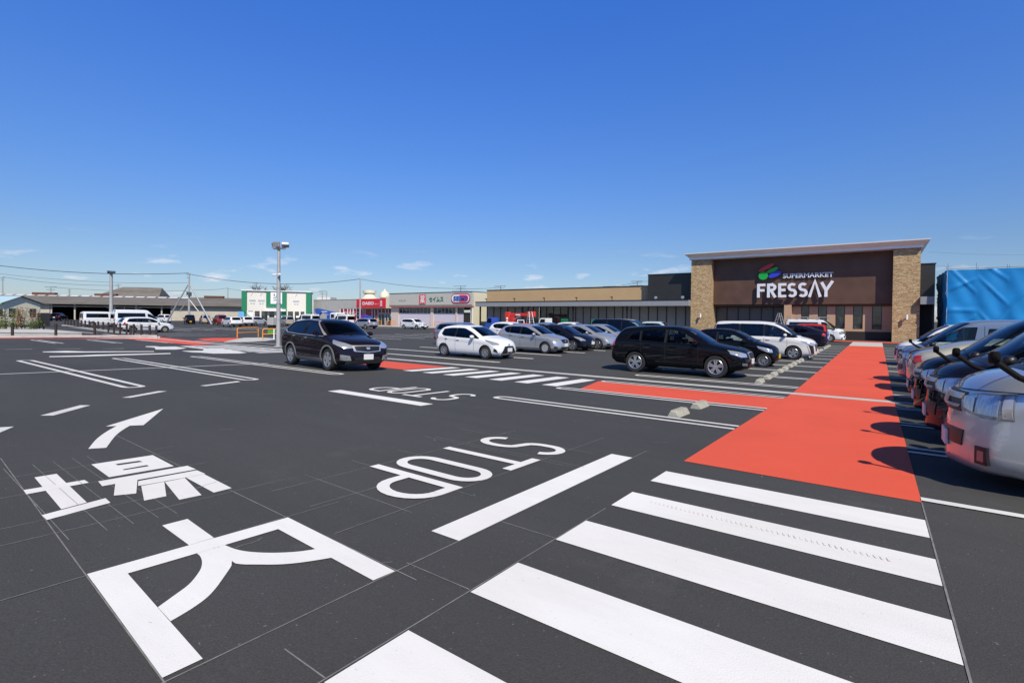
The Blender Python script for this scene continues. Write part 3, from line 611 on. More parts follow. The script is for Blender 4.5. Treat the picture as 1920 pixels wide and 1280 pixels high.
def car(spec, name, label, cat, group=None):
    s = spec; L = s['L']; W = s['W']; fm = Form(L, W, s['top'], s['belt'], s['zb'], **s.get('form', {}))
    root = thing(name, label, cat, group=group); ox = -L/2
    body = body_mesh(fm, MB()).build('body', [P_[s.get('paint', 'white')], M['black']], root); body['paint'] = 1
    ax = s['axles']; rw = s['rw']; cut_arches(body, fm, ax, s.get('ra', rw+0.055), rw)
    objs = [body]
    if s.get('hollow', True): hollow(body, fm, s)
    def B(mb, nm, mt, sm=40):
        o = mb.build(nm, mt, root, smooth=sm); objs.append(o); return o
    k = fm.kf
    # windscreen, rear window, side windows
    xa, xb, ha, hb = s['screen']       # roof end x, cowl x, half widths there
    mb = MB(); bow = lambda x, h, sg: [(x-sg*fm.kf*(abs(t)*h/fm.W)**2*0.9, t*h) for t in np.linspace(-1, 1, 9)]
    top(fm, mb, bow(xa, ha, 1), bow(xb, hb, 1), (lambda a: max(0.45, min(float(fm.belt(a))-0.1, float(fm.top(a))-0.25))), n=16, m=8); B(mb, 'windscreen', M['tint_screen'])
    if 'rwin' in s:
        z0, z1, h0, h1 = s['rwin']; mb = MB(); rear(fm, mb, [(-h0, z0), (0, z0-0.01), (h0, z0)], [(-h1, z1), (0, z1+0.02), (h1, z1)], n=12, m=5, x0=s.get('rx0', 1.6)); B(mb, 'rear_window', M['tint_rear'])
    for sgn in (1, -1):
        for (A, T), (A2, T2) in zip(s['panes'][:-1], s['panes'][1:]):
            if A2[0][0]-A[-1][0] < .14: mb = MB(); side(fm, mb, [A[-1], A2[0]], [T[-1], T2[0]], sgn, n=2, m=6, eps=0.004, skirt=.01); B(mb, 'pillar', M['black'])
        for ip, (A, T) in enumerate(s['panes']):
            mb = MB(); side(fm, mb, A, T, sgn, n=16, m=5, eps=0.003, skirt=0); B(mb, 'side_window', M['tint_front' if A[-1][0] > s['screen'][0]-.25 else 'tint_rear'])
            mb = MB(); pts_ = [tuple(polyl(A, t)) for t in np.linspace(0, 1, 9)]+[tuple(polyl(T, t)) for t in np.linspace(1, 0, 9)]
            P3 = [fm.march([(p[0], 0, p[1])], (0, sgn, 0))[0]+np.array([0, sgn*.004, 0]) for p in pts_]; mb.path([Vector(q) for q in P3+[P3[0]]], .011, 5); B(mb, 'window_seal', M['matblack'] if 'matblack' in M else M['black'])
        for A, T, mt, nm in s.get('trims', []):
            mb = MB(); side(fm, mb, A, T, sgn, n=28, m=2, eps=0.012); B(mb, nm, M[mt])
        mb = MB()
        for x, za, zb_ in s.get('seams', []): side(fm, mb, [(x-.006, za), (x+.006, za)], [(x-.006, zb_), (x+.006, zb_)], sgn, n=1, m=12, eps=0.0015, skirt=0)
        for xa_, xb_, z_ in s.get('hseams', []): side(fm, mb, [(xa_, z_-.005), (xb_, z_-.005)], [(xa_, z_+.005), (xb_, z_+.005)], sgn, n=16, m=1, eps=0.0015, skirt=0)
        if mb.v: B(mb, 'door_gap', M['black'])
        for x, z_ in s.get('handles', []):
            mb = MB(); p = fm.march([(x, 0, z_)], (0, sgn, 0))[0]; mb.rbox((x-.09, p[1]-sgn*.01, z_-.014), (x+.09, p[1]+sgn*.035, z_+.014), .008); o = B(mb, 'door_handle', M['chrome'] if s.get('chrome_handle') else P_[s.get('paint', 'white')]); o['paint'] = 0 if s.get('chrome_handle') else 1
        al, A, T = s['head']; mb = MB(); corner(fm, mb, A, T, sgn, al, n=12, m=5, eps=0.008); hl = B(mb, 'headlight', M['bezel' if s.get('bezel') else 'lamp'])
        al, A, T = s['tail']; mb = MB(); corner(fm, mb, A, T, sgn, al, back=True, n=8, m=6, eps=0.008); B(mb, 'tail_light', M['red_lens'])
        for ic, (al, A, T, mt, nm) in enumerate(s.get('corners', [])): mb = MB(); corner(fm, mb, A, T, sgn, al, n=8, m=4, eps=0.007+.003*ic, skirt=.03); B(mb, nm, M[mt])
        if s.get('cladding'):
            for a_ in ax:
                ra = s.get('ra', rw+0.055); arcs = [[(a_+rr_*math.cos(R(t)), rw+rr_*math.sin(R(t))) for t in np.linspace(-14, 194, 20)] for rr_ in (ra, ra+s['cladding'])]
                mb = MB(); side(fm, mb, arcs[0], arcs[1], sgn, n=24, m=1, eps=0.014); B(mb, 'wheel_arch_trim', M[s.get('clad_mat', 'midgrey')])
        if s.get('rails'):
            x0, x1 = s['rails']; mb = MB(); yy = fm.W-0.30; pts = []
            for t in np.linspace(x0, x1, 9):
                p = fm.march([(t, sgn*yy, 1.1)], (0, 0, 1))[0]; pts.append((t, sgn*yy, p[2]+(0.05 if x0 < t < x1 else 0)))
            mb.path(pts, 0.016, 6); B(mb, 'roof_rail', M[s.get('rail_mat', 'black')])
    for A, T, mt, nm, *rest in s.get('fronts', []):
        mb = MB(); front(fm, mb, A, T, n=16, m=4, eps=(rest[0] if rest else 0.008)); B(mb, nm, M[mt])
    for A, T, mt, nm, *rest in s.get('rears', []):
        mb = MB(); rear(fm, mb, A, T, n=12, m=4, eps=0.008); B(mb, nm, M[mt])
    px = fm.march([(L-.9, 0, s['plate'])], (1, 0, 0))[0][0]; mb = MB(); mb.rbox((px-.005, -.165, s['plate']-.085), (px+.025, .165, s['plate']+.085), .006); B(mb, 'number_plate', M[s.get('pmat', 'plate')])
    rz = s.get('rplate', 0.75); px = fm.march([(.9, 0, rz)], (-1, 0, 0))[0][0]; mb = MB(); mb.rbox((px-.02, -.165, rz-.085), (px+.01, .165, rz+.085), .006); B(mb, 'number_plate', M[s.get('pmat', 'plate')])
    mirror_pair(fm, root, s['mirror'][0], s['mirror'][1], M['black'] if s.get('mirror_black') else P_[s.get('paint', 'white')])
    mb = MB()                                         # wipers along the cowl
    for sg in (-1, 1):
        P0 = fm.march([(xb-.02, sg*.12-.12, 0.6)], (0, 0, 1))[0]; P1 = fm.march([(xb-.13, sg*.12+.38, 0.6)], (0, 0, 1))[0]
        mb.tube(P0+np.array([0, 0, .02]), P1+np.array([0, 0, .02]), .009, .006, 5)
    B(mb, 'wiper', M['black'])
    for a_ in ax:
        for sgn in (1, -1): wheel(root, (a_, sgn*(W/2-s.get('tw', .2)/2-0.035), rw), sgn, rw, s.get('tw', .2), s.get('rim', 'nine'), s.get('rimr', .63))
    if 'extra' in s: s['extra'](fm, root, B)
    # bring the origin to the middle of the car, on the ground
    interior(fm, root, s, B)
    for o in list(root.children):
        if (o.name == 'wheel' or o.name.startswith('wheel.')): o.location.x += ox
        else: o.data.transform(Matrix.Translation((ox, 0, 0)))
    root['len'] = L
    return root
SPEC = {}; PROTO = {}
SEDTOP = None
def std_rearlights(z0, z1, a0=-.12, a1=.16): return (42, [(a0, z0), (a1, z0)], [(a0, z1), (a1, z1)])
SPEC['suv'] = dict(L=4.73, W=1.845, paint='black', rw=0.362, axles=(1.07, 3.785), tw=.235, rim='ten', rimr=.66,
    top=[(0, .60), (.04, .95), (.12, 1.14), (.40, 1.50), (.55, 1.575), (1.0, 1.625), (1.6, 1.655), (2.3, 1.655), (2.75, 1.58), (3.25, 1.33), (3.62, 1.13), (3.95, 1.06), (4.4, .965), (4.62, .87), (4.70, .72), (4.73, .5)],
    belt=[(0, .88), (.6, 1.09), (2.0, 1.04), (3.5, .97), (4.2, .86), (4.73, .66)], zb=[(0, .42), (.25, .30), (1, .25), (3.7, .24), (4.4, .24), (4.73, .36)],
    form=dict(tum=.42, r=.12, kf=.22, kr=.18), screen=(2.82, 3.60, .56, .66), rwin=(1.15, 1.46, .55, .48),
    band=([(.72, 1.12), (2.0, 1.06), (3.40, 1.05)], [(.86, 1.35), (1.3, 1.50), (2.2, 1.545), (2.7, 1.49), (3.40, 1.10)]),
    panes=[([(.76, 1.15), (1.22, 1.12)], [(.90, 1.34), (1.20, 1.45)]), ([(1.28, 1.12), (2.10, 1.075)], [(1.26, 1.465), (1.7, 1.52), (2.10, 1.52)]), ([(2.18, 1.075), (3.34, 1.055)], [(2.18, 1.52), (2.6, 1.48), (3.30, 1.10)])],
    seams=[(2.14, .36, 1.06), (3.24, .42, 1.04), (1.28, .70, 1.1)], hseams=[(1.5, 3.2, .36)], handles=[(1.52, .98), (2.42, .95)],
    head=(44, [(-.28, .70), (.02, .70), (.30, .80)], [(-.27, .80), (0, .87), (.33, .92)]), tail=(42, [(-.1, .86), (.2, .93)], [(-.14, 1.02), (.16, 1.12)]),
    corners=[(40, [(-.20, .42), (.06, .44)], [(-.20, .50), (.06, .52)], 'fog', 'fog_light')],
    fronts=[([(-.30, .62), (.30, .62)], [(-.36, .83), (0, .86), (.36, .83)], 'chrome', 'grille_surround'), ([(-.26, .64), (.26, .64)], [(-.32, .81), (0, .84), (.32, .81)], 'black', 'grille', .016), ([(-.40, .30), (.40, .30)], [(-.42, .42), (.42, .42)], 'black', 'air_intake')],
    plate=.55, mirror=(3.18, 1.10), chrome_handle=False)
SPEC['crossover'] = dict(L=4.54, W=1.82, paint='purple', rw=0.35, axles=(.98, 3.60), tw=.225, rim='five', rimr=.66, cladding=.055,
    top=[(0, .62), (.03, .95), (.10, 1.10), (.40, 1.45), (.75, 1.615), (1.4, 1.675), (2.1, 1.68), (2.55, 1.62), (3.05, 1.38), (3.42, 1.14), (3.75, 1.07), (4.15, .99), (4.40, .89), (4.50, .72), (4.54, .5)],
    belt=[(0, .90), (.6, 1.13), (2.0, 1.07), (3.3, 1.0), (4.0, .88), (4.54, .66)], zb=[(0, .42), (.25, .27), (1, .22), (3.6, .21), (4.2, .22), (4.54, .34)],
    form=dict(tum=.40, r=.12, kf=.24, kr=.16), screen=(2.62, 3.42, .55, .67), rwin=(1.18, 1.48, .50, .45),
    band=([(.55, 1.22), (.75, 1.14), (1.6, 1.10), (3.20, 1.07)], [(.56, 1.24), (.95, 1.49), (1.8, 1.565), (2.45, 1.53), (3.22, 1.10)]),
    panes=[([(.60, 1.23), (.80, 1.155), (1.86, 1.115)], [(.62, 1.25), (1.0, 1.475), (1.86, 1.545)]), ([(1.95, 1.11), (3.14, 1.085)], [(1.95, 1.545), (2.4, 1.515), (3.12, 1.12)])],
    trims=[([(.50, 1.20), (.72, 1.12), (1.6, 1.08), (3.24, 1.05)], [(.53, 1.22), (.74, 1.138), (1.6, 1.098), (3.24, 1.068)], 'chrome', 'window_trim'), ([(.50, 1.205), (.90, 1.49), (1.8, 1.575), (2.45, 1.54), (3.22, 1.09)], [(.50, 1.235), (.90, 1.515), (1.8, 1.595), (2.45, 1.56), (3.26, 1.10)], 'chrome', 'window_trim'),
        ([(1.35, .24), (3.22, .24)], [(1.35, .36), (3.22, .36)], 'midgrey', 'sill')],
    seams=[(1.90, .40, 1.08), (3.04, .44, 1.06), (1.16, .72, 1.12)], handles=[(1.28, 1.02), (2.16, .98)], chrome_handle=True,
    head=(46, [(-.36, .74), (-.1, .72), (.32, .86)], [(-.35, .80), (-.05, .89), (.38, .97)]), tail=(40, [(-.05, .90), (.18, .98)], [(-.12, 1.25), (.10, 1.30)]),
    corners=[(44, [(-.26, .36), (.08, .36)], [(-.22, .50), (.06, .54)], 'midgrey', 'bumper_trim'), (44, [(-.16, .41), (-.02, .41)], [(-.16, .48), (-.02, .49)], 'fog', 'fog_light')],
    fronts=[([(-.46, .64), (0, .60), (.46, .64)], [(-.50, .82), (0, .83), (.50, .82)], 'chrome', 'grille_surround'), ([(-.40, .665), (0, .63), (.40, .665)], [(-.44, .79), (0, .80), (.44, .79)], 'black', 'grille', .016),
        ([(-.62, .24), (.62, .24)], [(-.66, .34), (.66, .34)], 'midgrey', 'bumper_trim'), ([(-.45, .36), (.45, .36)], [(-.42, .47), (.42, .47)], 'black', 'air_intake'), ([(-.05, .70), (.05, .70)], [(-.07, .77), (.07, .77)], 'chrome', 'emblem', .024)],
    plate=.47, mirror=(2.98, 1.15), rails=None)
SPEC['crossover']['top'] = [(a, b*.965 if b > 1.2 else b*.985) for a, b in SPEC['crossover']['top']]
SPEC['hatch'] = dict(L=3.95, W=1.695, paint='white', rw=0.295, axles=(.66, 3.17), tw=.18, rim='seven', rimr=.62,
    top=[(0, .55), (.04, .88), (.10, 1.02), (.30, 1.33), (.55, 1.44), (1.2, 1.495), (1.8, 1.49), (2.2, 1.40), (2.65, 1.20), (3.10, 1.0), (3.45, .93), (3.72, .84), (3.88, .70), (3.95, .45)],
    belt=[(0, .86), (.5, .99), (1.5, .93), (2.8, .86), (3.4, .76), (3.95, .56)], zb=[(0, .36), (.25, .22), (1, .17), (3.3, .17), (3.75, .17), (3.95, .28)],
    form=dict(tum=.36, r=.11, kf=.24, kr=.12), screen=(2.16, 3.02, .52, .64), rwin=(1.04, 1.33, .50, .44),
    band=([(.46, 1.08), (.60, .99), (1.6, .93), (2.86, .90)], [(.55, 1.30), (1.2, 1.375), (1.85, 1.365), (2.25, 1.25), (2.86, .93)]),
    panes=[([(.52, 1.08), (.66, .995), (1.36, .955)], [(.60, 1.29), (1.0, 1.345), (1.36, 1.355)]), ([(1.44, .95), (2.36, .915)], [(1.44, 1.355), (1.85, 1.345), (2.36, 1.16)]), ([(2.42, .915), (2.80, .905)], [(2.42, 1.13), (2.80, .93)])],
    seams=[(1.40, .30, .93), (2.52, .34, .90), (.80, .60, .98)], handles=[(.86, .88), (1.58, .83)],
    head=(48, [(-.25, .66), (.02, .66), (.34, .80)], [(-.20, .73), (.05, .80), (.40, .88)]), tail=(42, [(-.08, .78), (.18, .86)], [(-.10, .96), (.10, 1.04)]),
    corners=[(42, [(-.06, .34), (.14, .36)], [(.02, .46), (.12, .50)], 'black', 'fog_light')],
    fronts=[([(-.52, .27), (.52, .27)], [(-.30, .58), (0, .60), (.30, .58)], 'black', 'grille', .012), ([(-.56, .20), (.56, .20)], [(-.53, .26), (.53, .26)], 'white_trim', 'bumper_lip', .03), ([(-.05, .63), (.05, .63)], [(-.05, .69), (.05, .69)], 'chrome', 'emblem', .016)],
    plate=.42, mirror=(2.50, .98))
SPEC['tallhatch'] = dict(L=4.10, W=1.695, paint='silver', rw=0.295, axles=(.68, 3.28), tw=.18, rim='cap', rimr=.64,
    top=[(0, .55), (.04, .90), (.10, 1.05), (.36, 1.36), (.65, 1.47), (1.3, 1.525), (1.9, 1.51), (2.35, 1.40), (2.85, 1.17), (3.22, 1.0), (3.55, .93), (3.85, .83), (4.02, .68), (4.10, .45)],
    belt=[(0, .90), (.5, 1.06), (1.5, .97), (2.9, .87), (3.5, .77), (4.1, .56)], zb=[(0, .36), (.25, .22), (1, .17), (3.4, .17), (3.9, .17), (4.10, .28)],
    form=dict(tum=.36, r=.11, kf=.26, kr=.14), screen=(2.30, 3.16, .52, .64), rwin=(1.06, 1.36, .50, .43),
    band=([(.55, 1.22), (.75, 1.05), (1.6, .98), (3.02, .92)], [(.62, 1.33), (1.2, 1.40), (1.9, 1.38), (2.35, 1.26), (3.04, .94)]),
    panes=[([(.60, 1.20), (.78, 1.07), (.96, 1.05)], [(.66, 1.31), (.82, 1.35), (.96, 1.37)]), ([(1.02, 1.045), (1.66, .995)], [(1.02, 1.375), (1.66, 1.375)]), ([(1.74, .985), (2.98, .935)], [(1.74, 1.375), (2.0, 1.35), (2.95, .955)])],
    seams=[(1.70, .30, .97), (2.72, .34, .93), (.98, .62, 1.04)], handles=[(1.12, .92), (1.90, .86)],
    head=(48, [(-.22, .66), (.05, .66), (.42, .86)], [(-.18, .74), (.08, .80), (.46, .92)]), tail=(42, [(-.04, .80), (.16, .86)], [(-.04, 1.16), (.12, 1.20)]),
    corners=[(42, [(-.10, .30), (.10, .31)], [(-.08, .38), (.09, .39)], 'black', 'fog_light')],
    fronts=[([(-.26, .56), (0, .54), (.26, .56)], [(-.34, .73), (0, .75), (.34, .73)], 'black', 'grille', .012), ([(-.45, .24), (.45, .24)], [(-.42, .36), (.42, .36)], 'black', 'air_intake'), ([(-.05, .63), (.05, .63)], [(-.05, .69), (.05, .69)], 'chrome', 'emblem', .018)],
    plate=.45, mirror=(2.66, 1.0))
SPEC['liftback'] = dict(L=4.46, W=1.745, paint='silver', rw=0.315, axles=(.86, 3.56), tw=.195, rim='five', rimr=.64,
    top=[(0, .62), (.03, .98), (.10, 1.06), (.55, 1.22), (1.2, 1.40), (1.9, 1.485), (2.3, 1.475), (2.7, 1.37), (3.2, 1.14), (3.58, .98), (3.9, .91), (4.2, .80), (4.38, .66), (4.46, .42)],
    belt=[(0, .92), (.6, 1.02), (1.6, .95), (3.1, .86), (3.8, .74), (4.46, .54)], zb=[(0, .36), (.25, .22), (1, .17), (3.7, .16), (4.25, .17), (4.46, .28)],
    form=dict(tum=.40, r=.10, kf=.28, kr=.12), screen=(2.62, 3.50, .50, .62), rwin=(1.02, 1.22, .52, .46),
    band=([(.95, 1.14), (1.15, 1.04), (1.9, .96), (3.28, .90)], [(1.0, 1.17), (1.5, 1.31), (2.1, 1.355), (2.6, 1.27), (3.30, .92)]),
    panes=[([(1.0, 1.14), (1.2, 1.045), (1.86, .98)], [(1.05, 1.165), (1.5, 1.295), (1.86, 1.335)]), ([(1.94, .975), (3.22, .915)], [(1.94, 1.335), (2.2, 1.325), (3.20, .94)])],
    seams=[(1.90, .30, .96), (2.95, .34, .92), (1.1, .62, 1.02)], handles=[(1.3, .90), (2.1, .84)],
    head=(48, [(-.25, .60), (.05, .60), (.36, .76)], [(-.18, .66), (.05, .78), (.42, .84)]), tail=(42, [(-.04, .80), (.16, .86)], [(-.08, .98), (.12, 1.02)]),
    fronts=[([(-.45, .24), (.45, .24)], [(-.40, .38), (.40, .38)], 'black', 'air_intake'), ([(-.05, .56), (.05, .56)], [(-.05, .62), (.05, .62)], 'chrome', 'emblem', .018)],
    corners=[(42, [(-.12, .26), (.10, .28)], [(-.10, .38), (.10, .36)], 'black', 'fog_light')], plate=.46, mirror=(2.92, .98))
SPEC['minivan'] = dict(L=4.70, W=1.735, paint='pearl', rw=0.32, axles=(.92, 3.77), tw=.2, rim='five', rimr=.66,
    top=[(0, .6), (.02, 1.15), (.06, 1.62), (.18, 1.78), (.6, 1.82), (2.0, 1.83), (2.9, 1.76), (3.35, 1.58), (3.85, 1.20), (4.05, 1.09), (4.35, 1.01), (4.55, .92), (4.66, .78), (4.70, .5)],
    belt=[(0, 1.0), (1.0, 1.03), (3.3, .99), (4.0, .92), (4.7, .72)], zb=[(0, .34), (.25, .22), (1, .18), (3.9, .17), (4.5, .18), (4.70, .26)],
    form=dict(tum=.20, r=.10, kf=.18, kr=.06), screen=(3.0, 3.95, .62, .70), rwin=(1.12, 1.60, .62, .58),
    band=([(.08, 1.05), (1.6, 1.06), (4.02, 1.03)], [(.14, 1.64), (1.0, 1.70), (2.4, 1.69), (3.0, 1.60), (4.05, 1.05)]),
    panes=[([(.18, 1.08), (1.30, 1.09)], [(.20, 1.62), (1.0, 1.68), (1.30, 1.68)]), ([(1.38, 1.09), (2.44, 1.085)], [(1.38, 1.68), (2.44, 1.67)]), ([(2.52, 1.085), (3.38, 1.065)], [(2.52, 1.66), (2.95, 1.59), (3.38, 1.37)]), ([(3.44, 1.065), (3.94, 1.055)], [(3.44, 1.33), (3.94, 1.07)])],
    seams=[(2.48, .32, 1.05), (3.50, .36, 1.03), (1.34, .70, 1.05)], hseams=[(.4, 1.34, 1.00)], handles=[(2.30, .93), (2.66, .93)],
    head=(46, [(-.30, .66), (.0, .70), (.28, .84)], [(-.30, .80), (.02, .86), (.32, .90)]), tail=(30, [(-.10, .95), (.14, .95)], [(-.10, 1.55), (.10, 1.55)]),
    corners=[(44, [(-.22, .30), (-.02, .34)], [(-.16, .68), (.10, .72)], 'black', 'bumper_corner'), (44, [(.02, .34), (.05, .34)], [(.13, .68), (.16, .70)], 'chrome', 'bumper_trim')],
    fronts=[([(-.38, .42), (.38, .42)], [(-.46, .72), (.46, .72)], 'darkgrey', 'grille', .012), ([(-.46, .74), (.46, .74)], [(-.46, .77), (.46, .77)], 'chrome', 'grille_bar', .02)],
    plate=.44, mirror=(3.42, 1.16))
def hi(high=False):
    dz = .30 if high else 0; L = 5.38 if high else 4.695; e = L-4.695; W = 1.88 if high else 1.695
    return dict(L=L, W=W, paint='white', rw=0.33, axles=(1.03, 3.60+e), tw=.195, rim='steel', rimr=.60,
    top=[(0, .5), (.015, 1.0), (.05, 1.7), (.10, 1.90+dz), (.3, 1.965+dz), (1.5, 1.98+dz), (2.7+e, 1.965+dz), (3.1+e, 1.91+dz*.9), (3.38+e, 1.78+dz*.6), (4.05+e, 1.27), (4.18+e, 1.20), (4.40+e, 1.14), (4.56+e, 1.05), (4.64+e, .93), (4.675+e, .78), (4.695+e, .5)],
    belt=[(0, 1.08), (1.0, 1.10), (3.4+e, 1.05), (4.2+e, .95), (4.695+e, .68)], zb=[(0, .38), (.2, .30), (1, .22), (3.9+e, .18), (4.5+e, .16), (4.695+e, .20)],
    form=dict(tum=.10, r=.12, p=3.0, kf=.30, kr=.05, rb=.12), screen=(3.22+e, 4.12+e, .64*W/1.695, .72*W/1.695), rwin=(1.15, 1.70, .66, .60),
    band=([(.35, 1.16), (2.9+e, 1.16)], [(.38, 1.72+dz*.4), (2.9+e, 1.72+dz*.4)]) ,
    panes=[([(.40, 1.19), (1.50, 1.19)], [(.42, 1.70+dz*.4), (1.50, 1.70+dz*.4)]), ([(1.56, 1.19), (2.72+e, 1.19)], [(1.56, 1.70+dz*.4), (2.66+e, 1.70+dz*.4)]), ([(3.02+e, 1.13), (3.98+e, 1.07)], [(2.92+e, 1.74), (3.24+e, 1.72), (3.96+e, 1.20)])],
    seams=[(1.53, .34, 1.95), (2.76+e, .30, 1.90), (3.86+e, .62, 1.06)], hseams=[(.5, 3.2+e, .42)], handles=[(2.60+e, 1.02), (3.00+e, .98)],
    head=(45, [(-.34, .76), (-.05, .715), (.16, .72)], [(-.36, .90), (-.1, .955), (.16, .965)]), tail=(28, [(-.06, .80), (.10, .80)], [(-.06, 1.22), (.10, 1.22)]),
    corners=[(45, [(-.13, .27), (.0, .27)], [(-.13, .44), (.0, .44)], 'black', 'fog_light_recess'), (45, [(-.10, .30), (-.03, .30)], [(-.10, .40), (-.03, .40)], 'fog', 'fog_light'), (45, [(.10, .73), (.155, .735)], [(.10, .955), (.155, .96)], 'amber_clear', 'turn_signal'), (45, [(-.30, .79), (-.17, .76)], [(-.31, .90), (-.17, .93)], 'bowl', 'lamp_reflector'), (45, [(-.14, .755), (.075, .75)], [(-.14, .935), (.075, .945)], 'bowl', 'lamp_reflector')],
    fronts=[([(-.42, .74), (.42, .74)], [(-.44, .94), (0, .955), (.44, .94)], 'black', 'grille', .005), ([(-.40, .78), (.40, .78)], [(-.41, .81), (.41, .81)], 'chrome', 'grille_bar', .028), ([(-.42, .87), (.42, .87)], [(-.43, .925), (.43, .925)], 'chrome', 'grille_bar', .028), ([(-.07, .80), (.07, .80)], [(-.07, .90), (.07, .90)], 'chrome', 'emblem', .04),
        ([(-.48, .40), (.48, .40)], [(-.50, .56), (.50, .56)], 'black', 'air_intake', .004)],
    rears=[([(-.6, .40), (.6, .40)], [(-.6, .52), (.6, .52)], 'darkgrey', 'bumper')],
    plate=.43, mirror=(3.92+e, 1.22), mirror_black=True, bezel=True, extra=hiace_extra)
def hiace_extra(fm, root, B):
    L = fm.L; mb = MB()                                 # mirror on a bent arm at the front corner
    p = fm.march([(L-.75, 0, .98)], (0, 1, 0))[0]
    mb.path([(L-.75, p[1]-.03, .97), (L-.70, p[1]+.04, 1.00), (L-.42, p[1]+.07, 1.14), (L-.27, p[1]+.06, 1.27)], .028, 8); mb.rbox((L-.83, p[1]-.03, .90), (L-.66, p[1]+.05, 1.02), .03)
    rows = []
    for j in range(9):
        th = math.pi*j/8; rows.append([(L-.26+.042*(abs(math.sin(th)*math.cos(t))**.6*(1 if math.cos(t)>0 else -1)), p[1]+.05+.085*(abs(math.cos(th))**.7*(1 if math.cos(th)>0 else -1)), 1.31+.055*(abs(math.sin(th)*math.sin(t))**.55*(1 if math.sin(t)>0 else -1))+.02*math.cos(th)) for t in np.linspace(0, 2*math.pi, 15)])
    mb.grid(rows); B(mb, 'fender_mirror', M['matblack'])
    mb = MB(); top(fm, mb, [(L-.60-.2*(t*.62/fm.W)**2, t*.66) for t in np.linspace(-1, 1, 9)], [(L-.50-.2*(t*.62/fm.W)**2, t*.68) for t in np.linspace(-1, 1, 9)], .6, n=14, m=2, eps=.006); B(mb, 'cowl', M['black'])
    mb = MB()
    for sg in (1, -1):
        mb = MB(); corner(fm, mb, [(-.50, .96), (.34, .985)], [(-.50, .970), (.34, .995)], sg, 45, n=14, m=1, eps=.002, skirt=0)
        corner(fm, mb, [(-.20, .97), (-.192, .97)], [(-.02, 1.16), (-.012, 1.16)], sg, 45, n=1, m=10, eps=.002, skirt=0); B(mb, 'panel_gap', M['black'])
M['amber_clear'] = mat('side lamp lens', (0.42, 0.40, 0.40), 0.15, metal=0.4, coat=1.0)
M['white_trim'] = mat('white bumper plastic', (0.70, 0.71, 0.71), 0.3, coat=.5)
SPEC['van'] = hi(); SPEC['highvan'] = hi(True)
SPEC['wagon'] = dict(L=4.40, W=1.695, paint='white', rw=0.30, axles=(.86, 3.46), tw=.17, rim='steel', rimr=.60,
    top=[(0, .6), (.04, .98), (.35, 1.38), (.6, 1.46), (1.4, 1.50), (2.2, 1.49), (2.6, 1.38), (3.05, 1.12), (3.35, .98), (3.7, .93), (4.1, .84), (4.33, .70), (4.40, .45)],
    belt=[(0, .90), (1.0, .96), (3.0, .90), (3.7, .80), (4.4, .58)], zb=[(0, .40), (.25, .28), (1, .22), (3.6, .21), (4.2, .21), (4.40, .30)],
    form=dict(tum=.30, r=.10, kf=.18, kr=.08), screen=(2.56, 3.24, .54, .64), rwin=(1.02, 1.36, .56, .52),
    band=([(.30, 1.02), (1.6, .97), (3.06, .95)], [(.52, 1.34), (1.3, 1.39), (2.2, 1.38), (2.55, 1.29), (3.08, .97)]),
    panes=[([(.38, 1.04), (1.16, 1.00)], [(.58, 1.33), (1.16, 1.37)]), ([(1.24, 1.0), (2.0, .985)], [(1.24, 1.37), (2.0, 1.365)]), ([(2.08, .98), (3.0, .965)], [(2.08, 1.36), (2.5, 1.275), (3.0, .985)])],
    seams=[(2.04, .34, .96), (2.92, .36, .94), (1.2, .62, .98)], handles=[(1.38, .90), (2.2, .88)],
    head=(44, [(-.26, .64), (.20, .68)], [(-.26, .76), (.26, .82)]), tail=(42, [(-.05, .72), (.12, .74)], [(-.05, 1.0), (.12, 1.02)]),
    fronts=[([(-.34, .62), (.34, .62)], [(-.36, .76), (.36, .76)], 'black', 'grille'), ([(-.7, .28), (.7, .28)], [(-.72, .48), (.72, .48)], 'black', 'bumper')],
    rears=[([(-.7, .34), (.7, .34)], [(-.7, .52), (.7, .52)], 'black', 'bumper')], plate=.42, mirror=(2.86, 1.0), mirror_black=False, rails=None)
SPEC['keibox'] = dict(L=3.395, W=1.475, paint='black', rw=0.27, axles=(.50, 2.92), tw=.155, rim='cap', rimr=.64,
    top=[(0, .6), (.02, 1.0), (.10, 1.48), (.22, 1.58), (.8, 1.64), (1.6, 1.64), (2.0, 1.56), (2.55, 1.14), (2.85, 1.02), (3.15, .95), (3.33, .80), (3.395, .5)],
    belt=[(0, .95), (1.0, .98), (2.4, .94), (3.0, .84), (3.395, .66)], zb=[(0, .36), (.2, .24), (1, .19), (3.0, .18), (3.395, .27)],
    form=dict(tum=.20, r=.10, kf=.16, kr=.05), screen=(1.95, 2.62, .52, .60), rwin=(1.06, 1.46, .50, .47),
    band=([(.14, 1.02), (2.62, .98)], [(.20, 1.46), (.9, 1.51), (1.7, 1.50), (2.64, 1.0)]),
    panes=[([(.20, 1.05), (.56, 1.05)], [(.24, 1.44), (.56, 1.47)]), ([(.62, 1.05), (1.36, 1.03)], [(.62, 1.48), (1.36, 1.485)]), ([(1.43, 1.03), (2.52, 1.0)], [(1.43, 1.48), (1.75, 1.45), (2.52, 1.03)])],
    seams=[(1.39, .30, 1.0), (2.34, .34, .98)], handles=[(.78, .92), (1.56, .90)],
    head=(44, [(-.20, .66), (.16, .70)], [(-.20, .84), (.20, .90)]), tail=(34, [(-.05, .75), (.10, .75)], [(-.05, 1.1), (.08, 1.1)]),
    fronts=[([(-.28, .62), (.28, .62)], [(-.30, .76), (.30, .76)], 'black', 'grille')], plate=.42, rplate=.48, pmat='plate_y', mirror=(2.34, 1.06))
